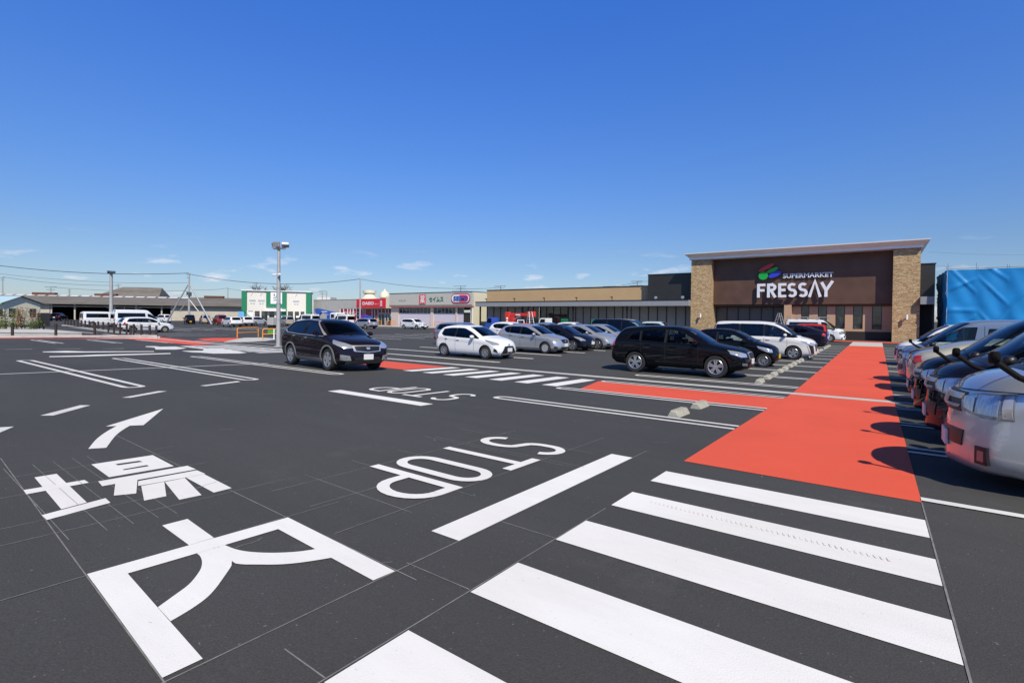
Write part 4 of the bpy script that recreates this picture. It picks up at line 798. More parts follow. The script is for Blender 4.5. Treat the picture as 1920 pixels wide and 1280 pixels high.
SPEC['smallcar'] = dict(SPEC['keibox'], L=3.395, top=[(0, .58), (.03, .95), (.10, 1.10), (.32, 1.40), (.6, 1.48), (1.1, 1.51), (1.6, 1.48), (2.0, 1.34), (2.5, 1.08), (2.75, .97), (3.05, .90), (3.3, .76), (3.395, .48)],
    belt=[(0, .9), (.8, .96), (2.2, .88), (2.9, .78), (3.395, .6)], form=dict(tum=.34, r=.10, kf=.20, kr=.10), screen=(1.86, 2.64, .48, .56), rwin=(1.06, 1.34, .46, .42), rim='nine',
    band=([(.36, 1.06), (1.2, .97), (2.50, .92)], [(.48, 1.32), (1.0, 1.385), (1.6, 1.36), (2.52, .94)]),
    panes=[([(.44, 1.06), (1.10, 1.0)], [(.54, 1.31), (.85, 1.355), (1.10, 1.365)]), ([(1.17, .99), (2.42, .94)], [(1.17, 1.365), (1.6, 1.335), (2.40, .96)])], mirror=(2.2, 1.0), plate=.44,
    head=(46, [(-.20, .60), (.02, .60), (.26, .74)], [(-.18, .72), (.05, .78), (.30, .84)]), seams=[(1.13, .30, .95), (2.1, .34, .92)], handles=[(.66, .88), (1.32, .86)], tail=(40, [(-.05, .80), (.12, .82)], [(-.05, 1.05), (.10, 1.08)]))
USED = {}
def place(kind, cx, cy, rz, label, paint=None, group='parked cars', name=None, cat=None, nose=None, z=None, rim=None):
    """cx, cy: centre on the ground; nose: x of the front bumper for cars standing across the lot"""
    nm = name or {'van': 'van', 'highvan': 'van', 'minivan': 'minivan', 'suv': 'suv', 'crossover': 'suv'}.get(kind, 'car')
    cat = cat or {'van': 'van', 'highvan': 'van', 'minivan': 'minivan'}.get(kind, 'car')
    if kind not in PROTO: PROTO[kind] = car(SPEC[kind], nm, label, cat, group); o = PROTO[kind]
    else: o = copy_tree(PROTO[kind]); o.name = nm
    o['label'] = label; o['category'] = cat; o['group'] = group
    L = SPEC[kind]['L']
    if nose is not None: cx = nose-math.cos(R(rz))*L/2
    o.location = (cx, cy, gz(cx, cy) if z is None else z)
    tilt = math.atan(SLOPE) if cy < YG-0.5 and abs(math.sin(R(rz))) < 0.5 else 0
    o.rotation_euler = (-tilt*math.cos(R(rz)), 0, R(rz))
    pm = P_[paint or SPEC[kind].get('paint', 'white')]
    def rec(q):
        for c in q.children:
            if c.get('paint') == 1 and len(c.material_slots): c.material_slots[0].link = 'OBJECT'; c.material_slots[0].material = pm
            rec(c)
    rec(o)
    return o

# ------------------------------------------------------------------ buildings
def fx(px, Y):
    d = CM@np.array([px-960, 0, F]); return Y*d[0]/d[1]
def stone_mat():
    m = bpy.data.materials.new('stacked stone'); m.use_nodes = True; t = m.node_tree; b = t.nodes['Principled BSDF']
    co = t.nodes.new('ShaderNodeTexCoord'); q = t.nodes.new('ShaderNodeSeparateXYZ'); t.links.new(co.outputs['Object'], q.inputs[0])
    ad = t.nodes.new('ShaderNodeMath'); ad.operation = 'ADD'; t.links.new(q.outputs[0], ad.inputs[0]); t.links.new(q.outputs[1], ad.inputs[1])
    cm = t.nodes.new('ShaderNodeCombineXYZ'); t.links.new(ad.outputs[0], cm.inputs[0]); t.links.new(q.outputs[2], cm.inputs[1])
    br = t.nodes.new('ShaderNodeTexBrick'); br.inputs['Scale'].default_value = 1; br.inputs['Brick Width'].default_value = 0.34; br.inputs['Row Height'].default_value = 0.085
    br.inputs['Mortar Size'].default_value = 0.006; br.inputs['Bias'].default_value = -0.1; br.offset = 0.37; br.squash = 0.6; br.squash_frequency = 3
    br.inputs['Color1'].default_value = (0.42, 0.285, 0.15, 1); br.inputs['Color2'].default_value = (0.74, 0.545, 0.31, 1); br.inputs['Mortar'].default_value = (0.12, 0.08, 0.05, 1)
    t.links.new(cm.outputs[0], br.inputs[0]); n = t.nodes.new('ShaderNodeTexNoise'); n.inputs['Scale'].default_value = 5; n.inputs['Detail'].default_value = 5
    q3 = t.nodes.new('ShaderNodeMapping'); q3.inputs['Scale'].default_value = (1, 3, 1); t.links.new(cm.outputs[0], q3.inputs[0]); t.links.new(q3.outputs[0], n.inputs[0])
    r = t.nodes.new('ShaderNodeValToRGB'); r.color_ramp.elements[0].position = .35; r.color_ramp.elements[1].position = .65; r.color_ramp.elements[0].color = (.62, .60, .56, 1); r.color_ramp.elements[1].color = (1.15, 1.15, 1.15, 1); t.links.new(n.outputs[0], r.inputs[0])
    x = t.nodes.new('ShaderNodeMix'); x.data_type = 'RGBA'; x.blend_type = 'MULTIPLY'; x.inputs['Factor'].default_value = 1; t.links.new(br.outputs[0], x.inputs[6]); t.links.new(r.outputs[0], x.inputs[7]); t.links.new(x.outputs[2], b.inputs['Base Color'])
    bp = t.nodes.new('ShaderNodeBump'); bp.inputs['Strength'].default_value = .8; bp.inputs['Distance'].default_value = .05; t.links.new(br.outputs[0], bp.inputs['Height']); t.links.new(bp.outputs[0], b.inputs['Normal'])
    b.inputs['Roughness'].default_value = .85; return m
def panel_mat(name, c, pitch, axis='x', line=0.75, rough=.6, var=.06, w=0.06):
    m = bpy.data.materials.new(name); m.use_nodes = True; t = m.node_tree; b = t.nodes['Principled BSDF']; co = t.nodes.new('ShaderNodeTexCoord')
    q = t.nodes.new('ShaderNodeSeparateXYZ'); t.links.new(co.outputs['Object'], q.inputs[0]); f1 = t.nodes.new('ShaderNodeMath'); f1.operation = 'MULTIPLY'; f1.inputs[1].default_value = 1/pitch
    t.links.new(q.outputs['xyz'.index(axis)], f1.inputs[0]); fr = t.nodes.new('ShaderNodeMath'); fr.operation = 'FRACT'; t.links.new(f1.outputs[0], fr.inputs[0])
    r = t.nodes.new('ShaderNodeValToRGB'); r.color_ramp.elements[0].position = w; r.color_ramp.elements[1].position = w+.02; r.color_ramp.elements[0].color = (line,)*3+(1,); r.color_ramp.elements[1].color = (1, 1, 1, 1); t.links.new(fr.outputs[0], r.inputs[0])
    n = t.nodes.new('ShaderNodeTexNoise'); n.inputs['Scale'].default_value = .8; n.inputs['Detail'].default_value = 8; t.links.new(co.outputs['Object'], n.inputs[0])
    r2 = t.nodes.new('ShaderNodeValToRGB'); r2.color_ramp.elements[0].position = .3; r2.color_ramp.elements[1].position = .7; r2.color_ramp.elements[0].color = (*[k*(1-var) for k in c], 1); r2.color_ramp.elements[1].color = (*[min(1, k*(1+var)) for k in c], 1); t.links.new(n.outputs[0], r2.inputs[0])
    x = t.nodes.new('ShaderNodeMix'); x.data_type = 'RGBA'; x.blend_type = 'MULTIPLY'; x.inputs['Factor'].default_value = 1; t.links.new(r2.outputs[0], x.inputs[6]); t.links.new(r.outputs[0], x.inputs[7]); t.links.new(x.outputs[2], b.inputs['Base Color'])
    b.inputs['Roughness'].default_value = rough; return m
M['stone'] = stone_mat(); M['wood'] = panel_mat('brown plank cladding', (0.098, 0.050, 0.032), 0.22, 'z', .72, .55, .2, .05); M['tan'] = panel_mat('tan panel', (0.48, 0.31, 0.19), 0.45, 'z', .9, .7, .05)
M['blackwall'] = panel_mat('charcoal metal siding', (0.028, 0.027, 0.025), 0.3, 'z', .7, .45, .1); M['beige'] = panel_mat('beige metal siding', (0.50, 0.34, 0.175), 0.28, 'z', .9, .6, .04)
M['cornice'] = mat('cream cornice', (0.95, 0.85, 0.73), .6, var=.04); M['cornice_w'] = mat('white trim', (0.84, 0.84, 0.82), .5); M['canopy'] = mat('grey canopy sheet', (0.27, 0.28, 0.29), .5, var=.05)
M['frame'] = mat('dark window frame', (0.018, 0.016, 0.015), .4); M['winglass'] = mat('shop window glass', (0.035, 0.045, 0.045), .03, spec=.9, var=.95, vscale=1.7); M['panel'] = panel_mat('covered shop glazing', (0.25, 0.235, 0.22), .9, 'x', .95, .45, .06)
M['plinth'] = mat('dark plinth', (0.022, 0.015, 0.013), .6); M['letter'] = mat('white sign letters', (0.72, 0.76, 0.82), .35, var=.05); M['roofing'] = mat('flat roof', (.2, .2, .2), .8)
M['sgrey'] = mat('pale grey fascia', (0.48, 0.46, 0.41), .6, var=.04); M['scream'] = mat('cream wall', (0.66, 0.62, 0.46), .65); M['spink'] = mat('pale render', (0.55, 0.46, 0.40), .7); M['sgreen'] = mat('dark green metal', (0.035, 0.085, 0.06), .5)
M['sred'] = mat('red sign face', (0.62, 0.02, 0.035), .45); M['dred'] = mat('dark red window film', (0.30, 0.012, 0.02), .35); M['sblue'] = mat('blue sign ink', (0.02, 0.09, 0.36), .45); M['swhite'] = mat('white sign face', (0.78, 0.78, 0.78), .5)
M['green'] = mat('green cladding', (0.01, 0.19, 0.09), .5); M['offwhite'] = mat('off white wall', (0.70, 0.67, 0.60), .65, var=.04); M['film'] = mat('lilac window film', (0.52, 0.48, 0.55), .35); M['greywall'] = panel_mat('light grey siding', (0.42, 0.41, 0.38), .9, 'x', .93)
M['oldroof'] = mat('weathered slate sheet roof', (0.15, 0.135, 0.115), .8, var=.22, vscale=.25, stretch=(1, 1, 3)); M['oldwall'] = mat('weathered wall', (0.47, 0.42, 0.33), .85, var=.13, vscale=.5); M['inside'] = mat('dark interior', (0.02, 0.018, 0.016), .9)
M['orange'] = mat('orange tube', (0.72, 0.27, 0.02), .45); M['brownpost'] = mat('dark brown post', (0.035, 0.024, 0.02), .55); M['aluminium'] = mat('aluminium', (.5, .5, .5), .4, metal=.6); M['wire'] = mat('cable', (0.07, 0.08, 0.10), .6); M['bluetruck'] = mat('blue machine paint', (0.02, 0.09, 0.42), .4, coat=.5); M['redtruck'] = mat('red machine paint', (0.60, 0.03, 0.02), .4, coat=.5)

b = thing('supermarket', 'brown clad supermarket with two tall stone pillars and a flared cream cornice', 'supermarket', (-7, 59.2, 0))
def part(name, mb, m, parent, **k): 
    mb.v = [(x-parent.location.x, y-parent.location.y, z-parent.location.z) for x, y, z in mb.v]; return mb.build(name, m, parent, **k)
part('wall', MB().box((-14.98, 59.2, 3.52), (1.06, 59.6, 8.5)).box((-14.98, 59.6, 3.3), (1.06, 75, 8.45)), M['wood'], b)
for x0, x1 in ((-17.15, -14.98), (1.06, 3.02)): part('stone_pillar', MB().box((x0, 58.2, 0), (x1, 61, 8.5)), M['stone'], b)
mb = MB(); lo = [(-17.3, 57.95), (3.17, 57.95), (3.17, 70), (-17.3, 70)]
def ringz(d, z): return [(lo[0][0]-d, lo[0][1]-d, z), (lo[1][0]+d, lo[1][1]-d, z), (lo[2][0]+d, lo[2][1], z), (lo[3][0]-d, lo[3][1], z)]
v = ringz(0, 8.50)+ringz(0, 8.70); mb.add(v, [(3, 2, 1, 0), (0, 1, 5, 4), (1, 2, 6, 5), (2, 3, 7, 6), (3, 0, 4, 7)], 1)
v = ringz(0, 8.70)+ringz(.46, 9.10); mb.add(v, [(0, 1, 5, 4), (1, 2, 6, 5), (2, 3, 7, 6), (3, 0, 4, 7)], 0)
v = ringz(.46, 9.10)+ringz(.48, 9.20); mb.add(v, [(0, 1, 5, 4), (1, 2, 6, 5), (2, 3, 7, 6), (3, 0, 4, 7), (4, 5, 6, 7)], 1)
part('cornice', mb, [M['cornice'], M['cornice_w']], b)
part('side_wall', MB().box((-22.6, 59.3, 3.6), (-17.16, 75, 7.12)).box((-22.66, 59.24, 7.12), (-17.16, 75, 7.2)), M['blackwall'], b)
part('side_wall', MB().box((3.03, 59.3, 0), (4.12, 75, 7.1)).box((3.03, 59.24, 7.1), (4.18, 75, 7.18)), M['blackwall'], b)
part('rear_wing_wall', MB().box((-48.2, 60.2, 3.6), (-22.61, 75, 5.84)), M['beige'], b); part('parapet_cap', MB().box((-48.26, 60.14, 5.84), (-22.61, 75, 5.93)), M['frame'], b)
part('canopy', MB().box((-48.1, 57.35, 3.36), (-17.16, 60.19, 3.98)).box((-48.14, 57.3, 3.98), (-17.16, 60.19, 4.06), 1), [M['canopy'], M['frame']], b)
part('canopy', MB().box((3.03, 57.7, 3.42), (4.0, 59.29, 4.1)), M['canopy'], b)
W1 = 59.8
mb = MB(); xw = [-7.87, -6.43, -5.70, -4.94, -4.16, -3.44, -2.64, -1.99, -1.19, -0.47, 0.31, 1.06]
for i in range(0, 12, 2): mb.box((xw[i], W1, .85), (xw[i+1], W1+.3, 3.52))
for i in range(1, 11, 2): mb.box((xw[i], W1, .85), (xw[i+1], W1+.3, 1.08))
mb.box((-7.92, 59.24, .35), (-7.25, 60.9, 3.515))
part('lower_wall', mb, M['tan'], b); part('plinth', MB().box((-7.87, W1-.03, 0), (1.06, W1+.3, .85)).box((-15.0, 60.5, 0), (-7.88, 60.8, .35)), M['plinth'], b)
for i in range(1, 11, 2):
    x0, x1 = xw[i], xw[i+1]; mb = MB().box((x0, W1+.08, 1.08), (x0+.06, W1+.2, 3.52)).box((x1-.06, W1+.08, 1.08), (x1, W1+.2, 3.52)).box((x0, W1+.08, 1.08), (x1, W1+.2, 1.15)).box((x0, W1+.08, 3.42), (x1, W1+.2, 3.5))
    w = part('window', mb, M['frame'], b); g_ = MB().box((x0+.06, W1+.13, 1.15), (x1-.06, W1+.16, 3.42)); part('pane', g_, M['winglass'], b).parent = w; 
def shopfront(x0, x1, y, z0, z1, step, parent, pm, fm_, low=0.0, w=.05):
    part('glazing', MB().box((x0, y+.05, z0), (x1, y+.09, z1)), pm, parent); mb = MB(); n = max(1, round((x1-x0)/step))
    for i in range(n+1): x = x0+(x1-x0)*i/n; mb.box((x-w, y-.02, z0), (x+w, y+.049, z1))
    mb.box((x0, y-.015, z0), (x1, y+.045, z0+.08)).box((x0, y-.015, z1-.08), (x1, y+.045, z1)); part('window_frame', mb, fm_, parent)
M['panel2'] = panel_mat('brown covered glazing', (0.13, 0.105, 0.09), .9, 'x', .93, .4, .1)
shopfront(-14.98, -7.93, 60.5, .35, 3.3, 1.1, b, M['panel2'], M['frame'])
shopfront(-34.0, -17.2, 60.1, .1, 3.55, 1.12, b, M['panel'], M['frame']); shopfront(-48.1, -41.6, 60.1, .1, 3.55, 1.2, b, M['panel'], M['frame'])
shopfront(-41.5, -38.8, 60.1, .1, 3.55, .9, b, M['winglass'], M['frame']); shopfront(-38.6, -34.1, 60.1, .1, 3.55, 1.1, b, M['winglass'], M['frame'])
part('door_frame', MB().box((-37.6, 60.02, 2.2), (-34.6, 60.06, 2.3)), M['frame'], b)
for x in (-24.6, -32, -40, -47.5): part('canopy_post', MB().box((x-.09, 57.7, 0), (x+.09, 57.88, 3.36)), M['frame'], b)
for x in (-46.2, -41.2, -36.3, -31.4, -26.5): part('spotlight', MB().box((x-.03, 57.6, 4.06), (x+.03, 57.66, 4.45)).box((x-.1, 57.4, 4.38), (x+.1, 57.62, 4.5)), M['frame'], b)
for x in (-21.0, -17.9): part('spotlight', MB().lathe([(.001, -.12), (.16, -.1), (.18, .05), (.001, .1)], 12, 'y', (x, 57.6, 4.3)).box((x-.02, 57.6, 4.06), (x+.02, 57.66, 4.3)), M['aluminium'], b, smooth=40)
for x in (-16.0, 2.1): part('wall_lamp', MB().tube((x, 57.85, 2.05), (x, 57.85, 2.5), .09).box((x-.03, 57.85, 2.2), (x+.03, 58.2, 2.28)), M['swhite'], b, smooth=40)
part('door', MB().box((3.1, 59.2, .05), (3.95, 59.29, 3.4)), M['inside'], b)
# the shop's raised letters and its emblem
s = thing('shop_sign', 'large white FRESSAY lettering with SUPERMARKET above and a coloured leaf emblem on the brown wall', 'sign', (0, 59.2, 0))
o = None
LX = [-10.44, -9.50, -8.42, -7.52, -6.58, -5.62, -4.62, -3.64]
def glyph(mb, strokes, x, z, w, h, t, d=.16):
    for k, st in enumerate(strokes):
        P = [Vector((x+a*w, z+c*h)) for a, c in st]; n = len(P); Lf, Rt = [], []
        for i in range(n):
            d0 = (P[i]-P[i-1]).normalized() if i else (P[1]-P[0]).normalized(); d1 = (P[i+1]-P[i]).normalized() if i < n-1 else d0
            m_ = (d0+d1).normalized(); nr = Vector((-m_.y, m_.x))*(t/2)/max(.6, m_.dot(d0)); Lf.append(P[i]+nr); Rt.append(P[i]-nr)
        y_ = 58.78-.003*k; q = Lf+Rt[::-1]; mb.prism([(p.x, y_, p.y) for p in q], (0, d, 0))
def arcs(cx, cy, rx, ry, a0, a1, n=10): return [(cx+rx*math.cos(R(a0+(a1-a0)*i/n)), cy+ry*math.sin(R(a0+(a1-a0)*i/n))) for i in range(n+1)]
z0, hh = 4.22, 1.46
def letter(mb, ch, x, w, t=.26, z0=z0, hh=hh):
    tz = t/hh/2; tx = t/w/2
    G = {'F': [[(tx, 0), (tx, 1)], [(tx, 1-tz), (1, 1-tz)], [(tx, .52), (.9, .52)]],
         'E': [[(tx, 0), (tx, 1)], [(tx, 1-tz), (1, 1-tz)], [(tx, .52), (.9, .52)], [(tx, tz), (1, tz)]],
         'R': [[(tx, 0), (tx, 1)], [(tx, 1-tz), (.5, 1-tz)]+arcs(.5, .72, .5-tx, .28-tz, 90, -90)+[(tx, .44+tz)], [(.45, .48), (1-tx*.6, 0)]],
         'S': [arcs(.5, .74, .5-tx, .26-tz, 35, 180, 9)+arcs(.5, .72, .5-tx, .22, 180, 240, 4)[1:]+arcs(.5, .28, .5-tx, .24, 60, 0, 4)+arcs(.5, .26, .5-tx, .26-tz, 0, -150, 9)[1:]],
         'A': [[(tx*.7, 0), (.5, 1.10), (1-tx*.7, 0)]],
         'Y': [[(.5, 0), (.5, .5)], [(tx*.8, 1.0), (.5, .46)], [(.47, .40), (1.06, 1.07)]]}
    glyph(mb, G[ch], x, z0, w, hh, t)
for ch, x, w in (('F', -10.44, .78), ('R', -9.48, .86), ('E', -8.44, .74), ('S', -7.58, .84), ('S', -6.62, .84), ('A', -5.72, 1.12), ('Y', -4.70, .98)):
    mb = MB(); letter(mb, ch, x, w); part('letter', mb, M['letter'], s)
def small_word(word, x0, x1, zb, zt, parent, m, t=.085, y=59.06):
    mb = text_mb(word, (zt-zb)*1.36, .05, .008); xs = [v[0] for v in mb.v]; zs = [v[1] for v in mb.v]; kx = (x1-x0)/(max(xs)-min(xs)); kz = (zt-zb)/(max(zs)-min(zs)); mx0, mz0 = min(xs), min(zs)
    V = [(x0+(a-mx0)*kx, zb+(b_-mz0)*kz) for a, b_, c in mb.v]; mb.v = [(p[0]-parent.location.x, y-q[2]-parent.location.y, p[1]-parent.location.z) for p, q in zip(V, mb.v)]
    for zz, up in ((zb, 1), (zt, -1)):                # serifs on the stems
        xs_ = sorted({round(p[0], 3) for p in V if abs(p[1]-zz) < .012}); grp = []
        for q in xs_:
            if grp and q-grp[-1][1] < .13: grp[-1][1] = q
            else: grp.append([q, q])
        for a_, b_ in grp:
            if b_-a_ > .05: o_ = parent.location; mb.box((a_-.035-o_.x, y-.06-o_.y, zz-o_.z), (b_+.035-o_.x, y-.052-o_.y, zz+up*.045-o_.z))
    return mb.build('lettering', m, parent, fix=False)
w_ = 'SUPERMARKET'; sxx = -8.05; stp = (4.47)/11
small_word(w_, -8.05, -3.62, 6.20, 6.66, s, M['letter'])
def blob(name, pts, c, y=58.85): return part(name, MB().prism([(x, y, z) for x, z in pts], (0, .14, 0)), mat('emblem '+name, c, .4), s)
def ell(cx, cz, a, b_, rot, n=24): return [(cx+a*math.cos(t)*math.cos(R(rot))-b_*math.sin(t)*math.sin(R(rot)), cz+a*math.cos(t)*math.sin(R(rot))+b_*math.sin(t)*math.cos(R(rot))) for t in np.linspace(0, 2*math.pi, n, endpoint=False)]
blob('red_leaf', ell(-9.62, 7.35, .82, .22, 26), (.50, .035, .03)); blob('green_leaf', ell(-9.05, 7.05, .62, .20, 24), (.02, .42, .05), 58.86); blob('green_dot', ell(-9.88, 6.52, .45, .43, 0), (.01, .36, .05)); blob('blue_leaf', ell(-8.78, 6.62, .64, .27, 24), (.03, .05, .50))
# sidewalk before the shops
tag(MB().box((-100, 57.2, 0), (-22.0, 61, .12)).box((-22, 58.4, 0), (-17.2, 60, .12)).build('pavement', M['concrete']), kind='structure', label='pale raised pavement before the shops')

# chemist's shop
b = thing('shop_building', 'low grey fascia drug store with white panelled glazing and a cream side wall', 'shop', (-61, 61, 0)); X0, X1 = -71.3, -51.85
part('fascia', MB().box((X0, 61, 3.55), (X1, 61.4, 5.78)).box((X0+.01, 61.4, 3.3), (X1-.3, 84, 5.7)), M['sgrey'], b)
part('side_wall', MB().box((X1-.29, 61.41, 0), (X1-.001, 84, 5.75)), M['scream'], b)
part('roof_edge', MB().box((X0, 60.94, 5.78), (X1+.03, 84, 5.86)).box((X0, 60.95, 3.66), (X1+.03, 60.995, 3.72)), M['sgreen'], b)
part('soffit', MB().box((X0, 60.9, 3.42), (X1+.02, 61.5, 3.54)), mat('red soffit band', (.42, .10, .09), .5), b)
cols = [(X0, fx(748, 61.6)), (fx(808, 61.6), fx(813, 61.6)), (fx(855, 61.6), fx(858, 61.6)), (fx(883, 61.6), X1-.3)]
for x0, x1 in cols: part('column', MB().box((x0, 61.45, .1), (x1, 61.9, 3.4)), M['spink'], b)
for x0, x1 in ((cols[0][1], cols[1][0]), (cols[1][1], cols[2][0]), (cols[2][1], fx(869, 61.6))):
    part('window_film', MB().box((x0, 61.62, .15), (x1, 61.66, 2.35)), M['film'], b); shopfront(x0, x1, 61.66, .12, 3.35, .85, b, M['winglass'], M['aluminium'], w=.03)
part('door', MB().box((fx(869.2, 61.6), 61.6, .12), (fx(882.8, 61.6), 61.7, 2.5)), M['inside'], b)
part('downpipe', MB().box((X1-.2, 61.2, .1), (X1-.08, 61.32, 3.4)), M['swhite'], b)
s = thing('shop_sign', 'green katakana lettering with red emblem and capsule badge on grey fascia', 'sign', (-61, 61, 0))
def pz(py, Y, px): d = CM@np.array([px-960, py-606, F]); return CAMZ+d[2]*Y/d[1]
yy = 60.93
def strip_word(nm, word, pxa, pxb, pya, pyb, parent, m, Y, off=.0, depth=.03):
    xa, xb = fx(pxa, Y), fx(pxb, Y); zt, zb = pz(pya, Y, (pxa+pxb)/2), pz(pyb, Y, (pxa+pxb)/2); mb = text_mb(word, 1, 0, off)
    xs = [v[0] for v in mb.v]; zs = [v[1] for v in mb.v]; a0, c0 = min(xs), min(zs); kx = (xb-xa)/(max(xs)-a0); kz = (zt-zb)/(max(zs)-c0); n = len(mb.v)
    V = [(xa+(a-a0)*kx-parent.location.x, Y-parent.location.y, zb+(c-c0)*kz-parent.location.z) for a, c, _ in mb.v]; mb.v = V
    return mb.build(nm, m, parent, fix=False)
part('emblem', MB().box((fx(786, 60.95), 60.90, pz(569.5, 60.95, 792)), (fx(797.7, 60.95), 60.94, pz(552.5, 60.95, 792))), M['sred'], s)
strip_word('lettering', '薬', 787, 796.7, 553.5, 568.5, s, M['swhite'], 60.885, .01); strip_word('lettering', 'セイムス', 804, 831, 556, 565.5, s, M['green'], 60.93, .03)
strip_word('lettering', 'ドラッグ', 748, 760, 562, 565, s, M['frame'], 60.93, .01)
xa, xb = fx(845.5, 60.9), fx(880.5, 60.9); za, zb = pz(568, 60.9, 862), pz(550.5, 60.9, 862)
def capsule(nm, x0, x1, z0_, z1_, y, m, half=None):
    r = (z1_-z0_)/2; c = (z0_+z1_)/2; xm = x0+(x1-x0)*.47
    L_ = [(x0+r+r*math.cos(R(t)), c+r*math.sin(R(t))) for t in range(90, 271, 15)]; Rr = [(x1-r+r*math.cos(R(t)), c+r*math.sin(R(t))) for t in range(-90, 91, 15)]
    pts = L_+Rr if half is None else ([(xm, z0_)]+Rr+[(xm, z1_)])
    return part(nm, MB().prism([(x, y, z) for x, z in pts], (0, .03, 0)), m, s)
capsule('badge', xa, xb, za, zb, 60.90, M['sred']); capsule('badge_face', xa+.14, xb-.14, za+.14, zb-.14, 60.865, M['swhite']); capsule('badge_half', xa+.2, xb-.3, za+.22, zb-.22, 60.83, M['sred'], 1)
capsule('badge_outline', xa-.05, xb+.05, za-.05, zb+.05, 60.935, M['sblue'])
strip_word('lettering', 'SEI', 849.5, 862.5, 554.8, 564, s, M['sblue'], 60.80, .04); strip_word('lettering', 'MS', 863.3, 876, 554.8, 564, s, M['sblue'], 60.80, .04)

# red fronted shop with the long grey wall
b = thing('shop_building', 'long pale grey shop with dark red windows left of the drug store', 'shop', (-85, 64, 0))
XL, XR = fx(588, 64), -72.2
part('wall', MB().box((XL, 64, 3.25), (XR, 64.4, 5.0)).box((XL, 64, 0), (fx(636, 64), 64.4, 3.25)).box((XL, 64.4, 3.25), (XR, 84, 4.95)), M['greywall'], b)
part('parapet', MB().box((XL, 63.95, 5.0), (XR, 84, 5.08)), M['canopy'], b)
part('wall', MB().box((fx(723, 63), 63.0, 3.25), (fx(730, 63), 63.9, 5.4)).box((fx(668, 63), 63.4, 3.15), (fx(723, 63)-.02, 63.9, 4.9)), M['scream'], b)
part('glazing', MB().box((fx(637, 64.1), 64.15, .1), (fx(733, 64.1), 64.3, 3.24)), M['dred'], b)
mb = MB()
for px in (637, 643.5, 651, 656, 661.5, 668, 680, 684, 697, 702, 708, 715, 722, 727.5, 733): x = fx(px, 64); mb.box((x-.06, 64.02, .1), (x+.06, 64.149, 3.24))
mb.box((fx(637, 64), 64.03, 3.16), (fx(733, 64), 64.14, 3.24)); part('window_frame', mb, M['swhite'], b)
part('door', MB().box((fx(709, 64), 64.05, .1), (fx(731, 64), 64.13, 2.2)), M['winglass'], b)
mb = MB()
for px in (709, 714.5, 720, 725.5, 731): x = fx(px, 63.9); mb.box((x-.05, 63.97, .1), (x+.05, 64.04, 2.3))
mb.box((fx(709, 63.9), 63.97, 2.2), (fx(731, 63.9), 64.04, 2.36)); part('door_frame', mb, M['aluminium'], b)
part('window_poster', MB().box((fx(703, 64), 64.08, .5), (fx(707, 64), 64.14, 1.9)), M['orange'], b)
strip_word('lettering', 'DAISO', 645, 674.5, 584.5, 592, b, M['swhite'], 63.98, .0)
s = thing('shop_sign', 'bright red fascia sign with white DAISO lettering', 'sign', (-80, 62.9, 0))
zt0, zb0 = pz(560, 62.9, 695), pz(576.5, 62.9, 695); part('board', MB().box((fx(668, 62.9), 62.9, zb0), (fx(722.6, 62.9), 63.39, zt0)), M['sred'], s)
strip_word('lettering', 'DAISO', 679.5, 700.5, 565.5, 571.5, s, M['swhite'], 62.88, .03); strip_word('lettering', 'ダイソー', 702, 709.5, 568.5, 571, s, M['swhite'], 62.88, .02)
mb = MB()
for k in range(3):
    cx = fx(714, 62.86); z_ = zb0+.30+k*.36; mb.prism([(cx-.34, 62.86, z_), (cx, 62.86, z_+.34), (cx+.34, 62.86, z_), (cx+.24, 62.86, z_-.07), (cx, 62.86, z_+.18), (cx-.24, 62.86, z_-.07)], (0, .03, 0))
part('emblem', mb, M['swhite'], s)

# green and white shop set at an angle
P0 = fxy(453, 104); D = Vector((.562, .827, 0)); ang = math.atan2(.827, .562); Nn = Vector((-D.y, D.x, 0))
def solve(px, base, d):
    lo_, hi_ = 0, 300
    for _ in range(40):
        m_ = (lo_+hi_)/2; q = base+d*m_; c = CM.T@np.array([q.x, q.y, q.z-CAMZ])
        if c[2] > 0 and 960+F*c[0]/c[2] < px: lo_ = m_
        else: hi_ = m_
    return lo_
b = thing('shop_building', 'flat roofed white shop with dark green corner towers behind the lamp post', 'shop', P0, ang)
X = lambda px: solve(px, P0, D)
Wd = X(583); H1 = 6.55
def lp(name, mb, m, **k): return mb.build(name, m, b, **k)
lp('wall', MB().box((X(463), 0, 2.5), (Wd-.3, .3, H1)).box((.2, .4, 0), (Wd-.2, 12, H1-.2)), M['offwhite'])
lp('corner_tower', MB().box((0, -.3, 0), (X(462.5), .4, H1+.1)), M['green']); lp('corner_tower', MB().box((X(573.5), -.3, 0), (Wd, 6.2, H1+.1)), M['green'])
lp('roof_edge', MB().box((-.1, -.34, H1+.1), (Wd+.1, 12, H1+.28)), M['swhite'])
lp('sign_frame', MB().box((X(499), -.22, 3.35), (X(507), -.01, H1-.05)).box((X(529), -.22, .1), (X(537.5), -.01, H1-.05)).box((X(507), -.22, 3.35), (X(529), -.01, 4.0)), M['green'])
sb = lp('sign_board', MB().box((X(507.2), -.16, 4.05), (X(528.8), -.02, H1-.1)), M['swhite'])
mb = MB(); rnd = random.Random(5)
for k in range(9): x = X(512)+rnd.random()*(X(520)-X(512)); z_ = 4.3+rnd.random()*1.9; mb.box((x, -.19, z_), (x+.5, -.165, z_+.16))
mb.box((X(513), -.19, 5.6), (X(515), -.165, 6.2)); lp('lettering', mb, mat('grey ink', (.16, .18, .18), .6))
mb = MB()
for x0 in (467, 484, 549):
    for k in range(5): x = X(x0+k*2.4); mb.box((x, -.05, 4.5), (x+.16*1.6, -.01, 4.85)); mb.box((x, -.05, 3.95), (x+.3, -.01, 4.2)) if k % 2 else None
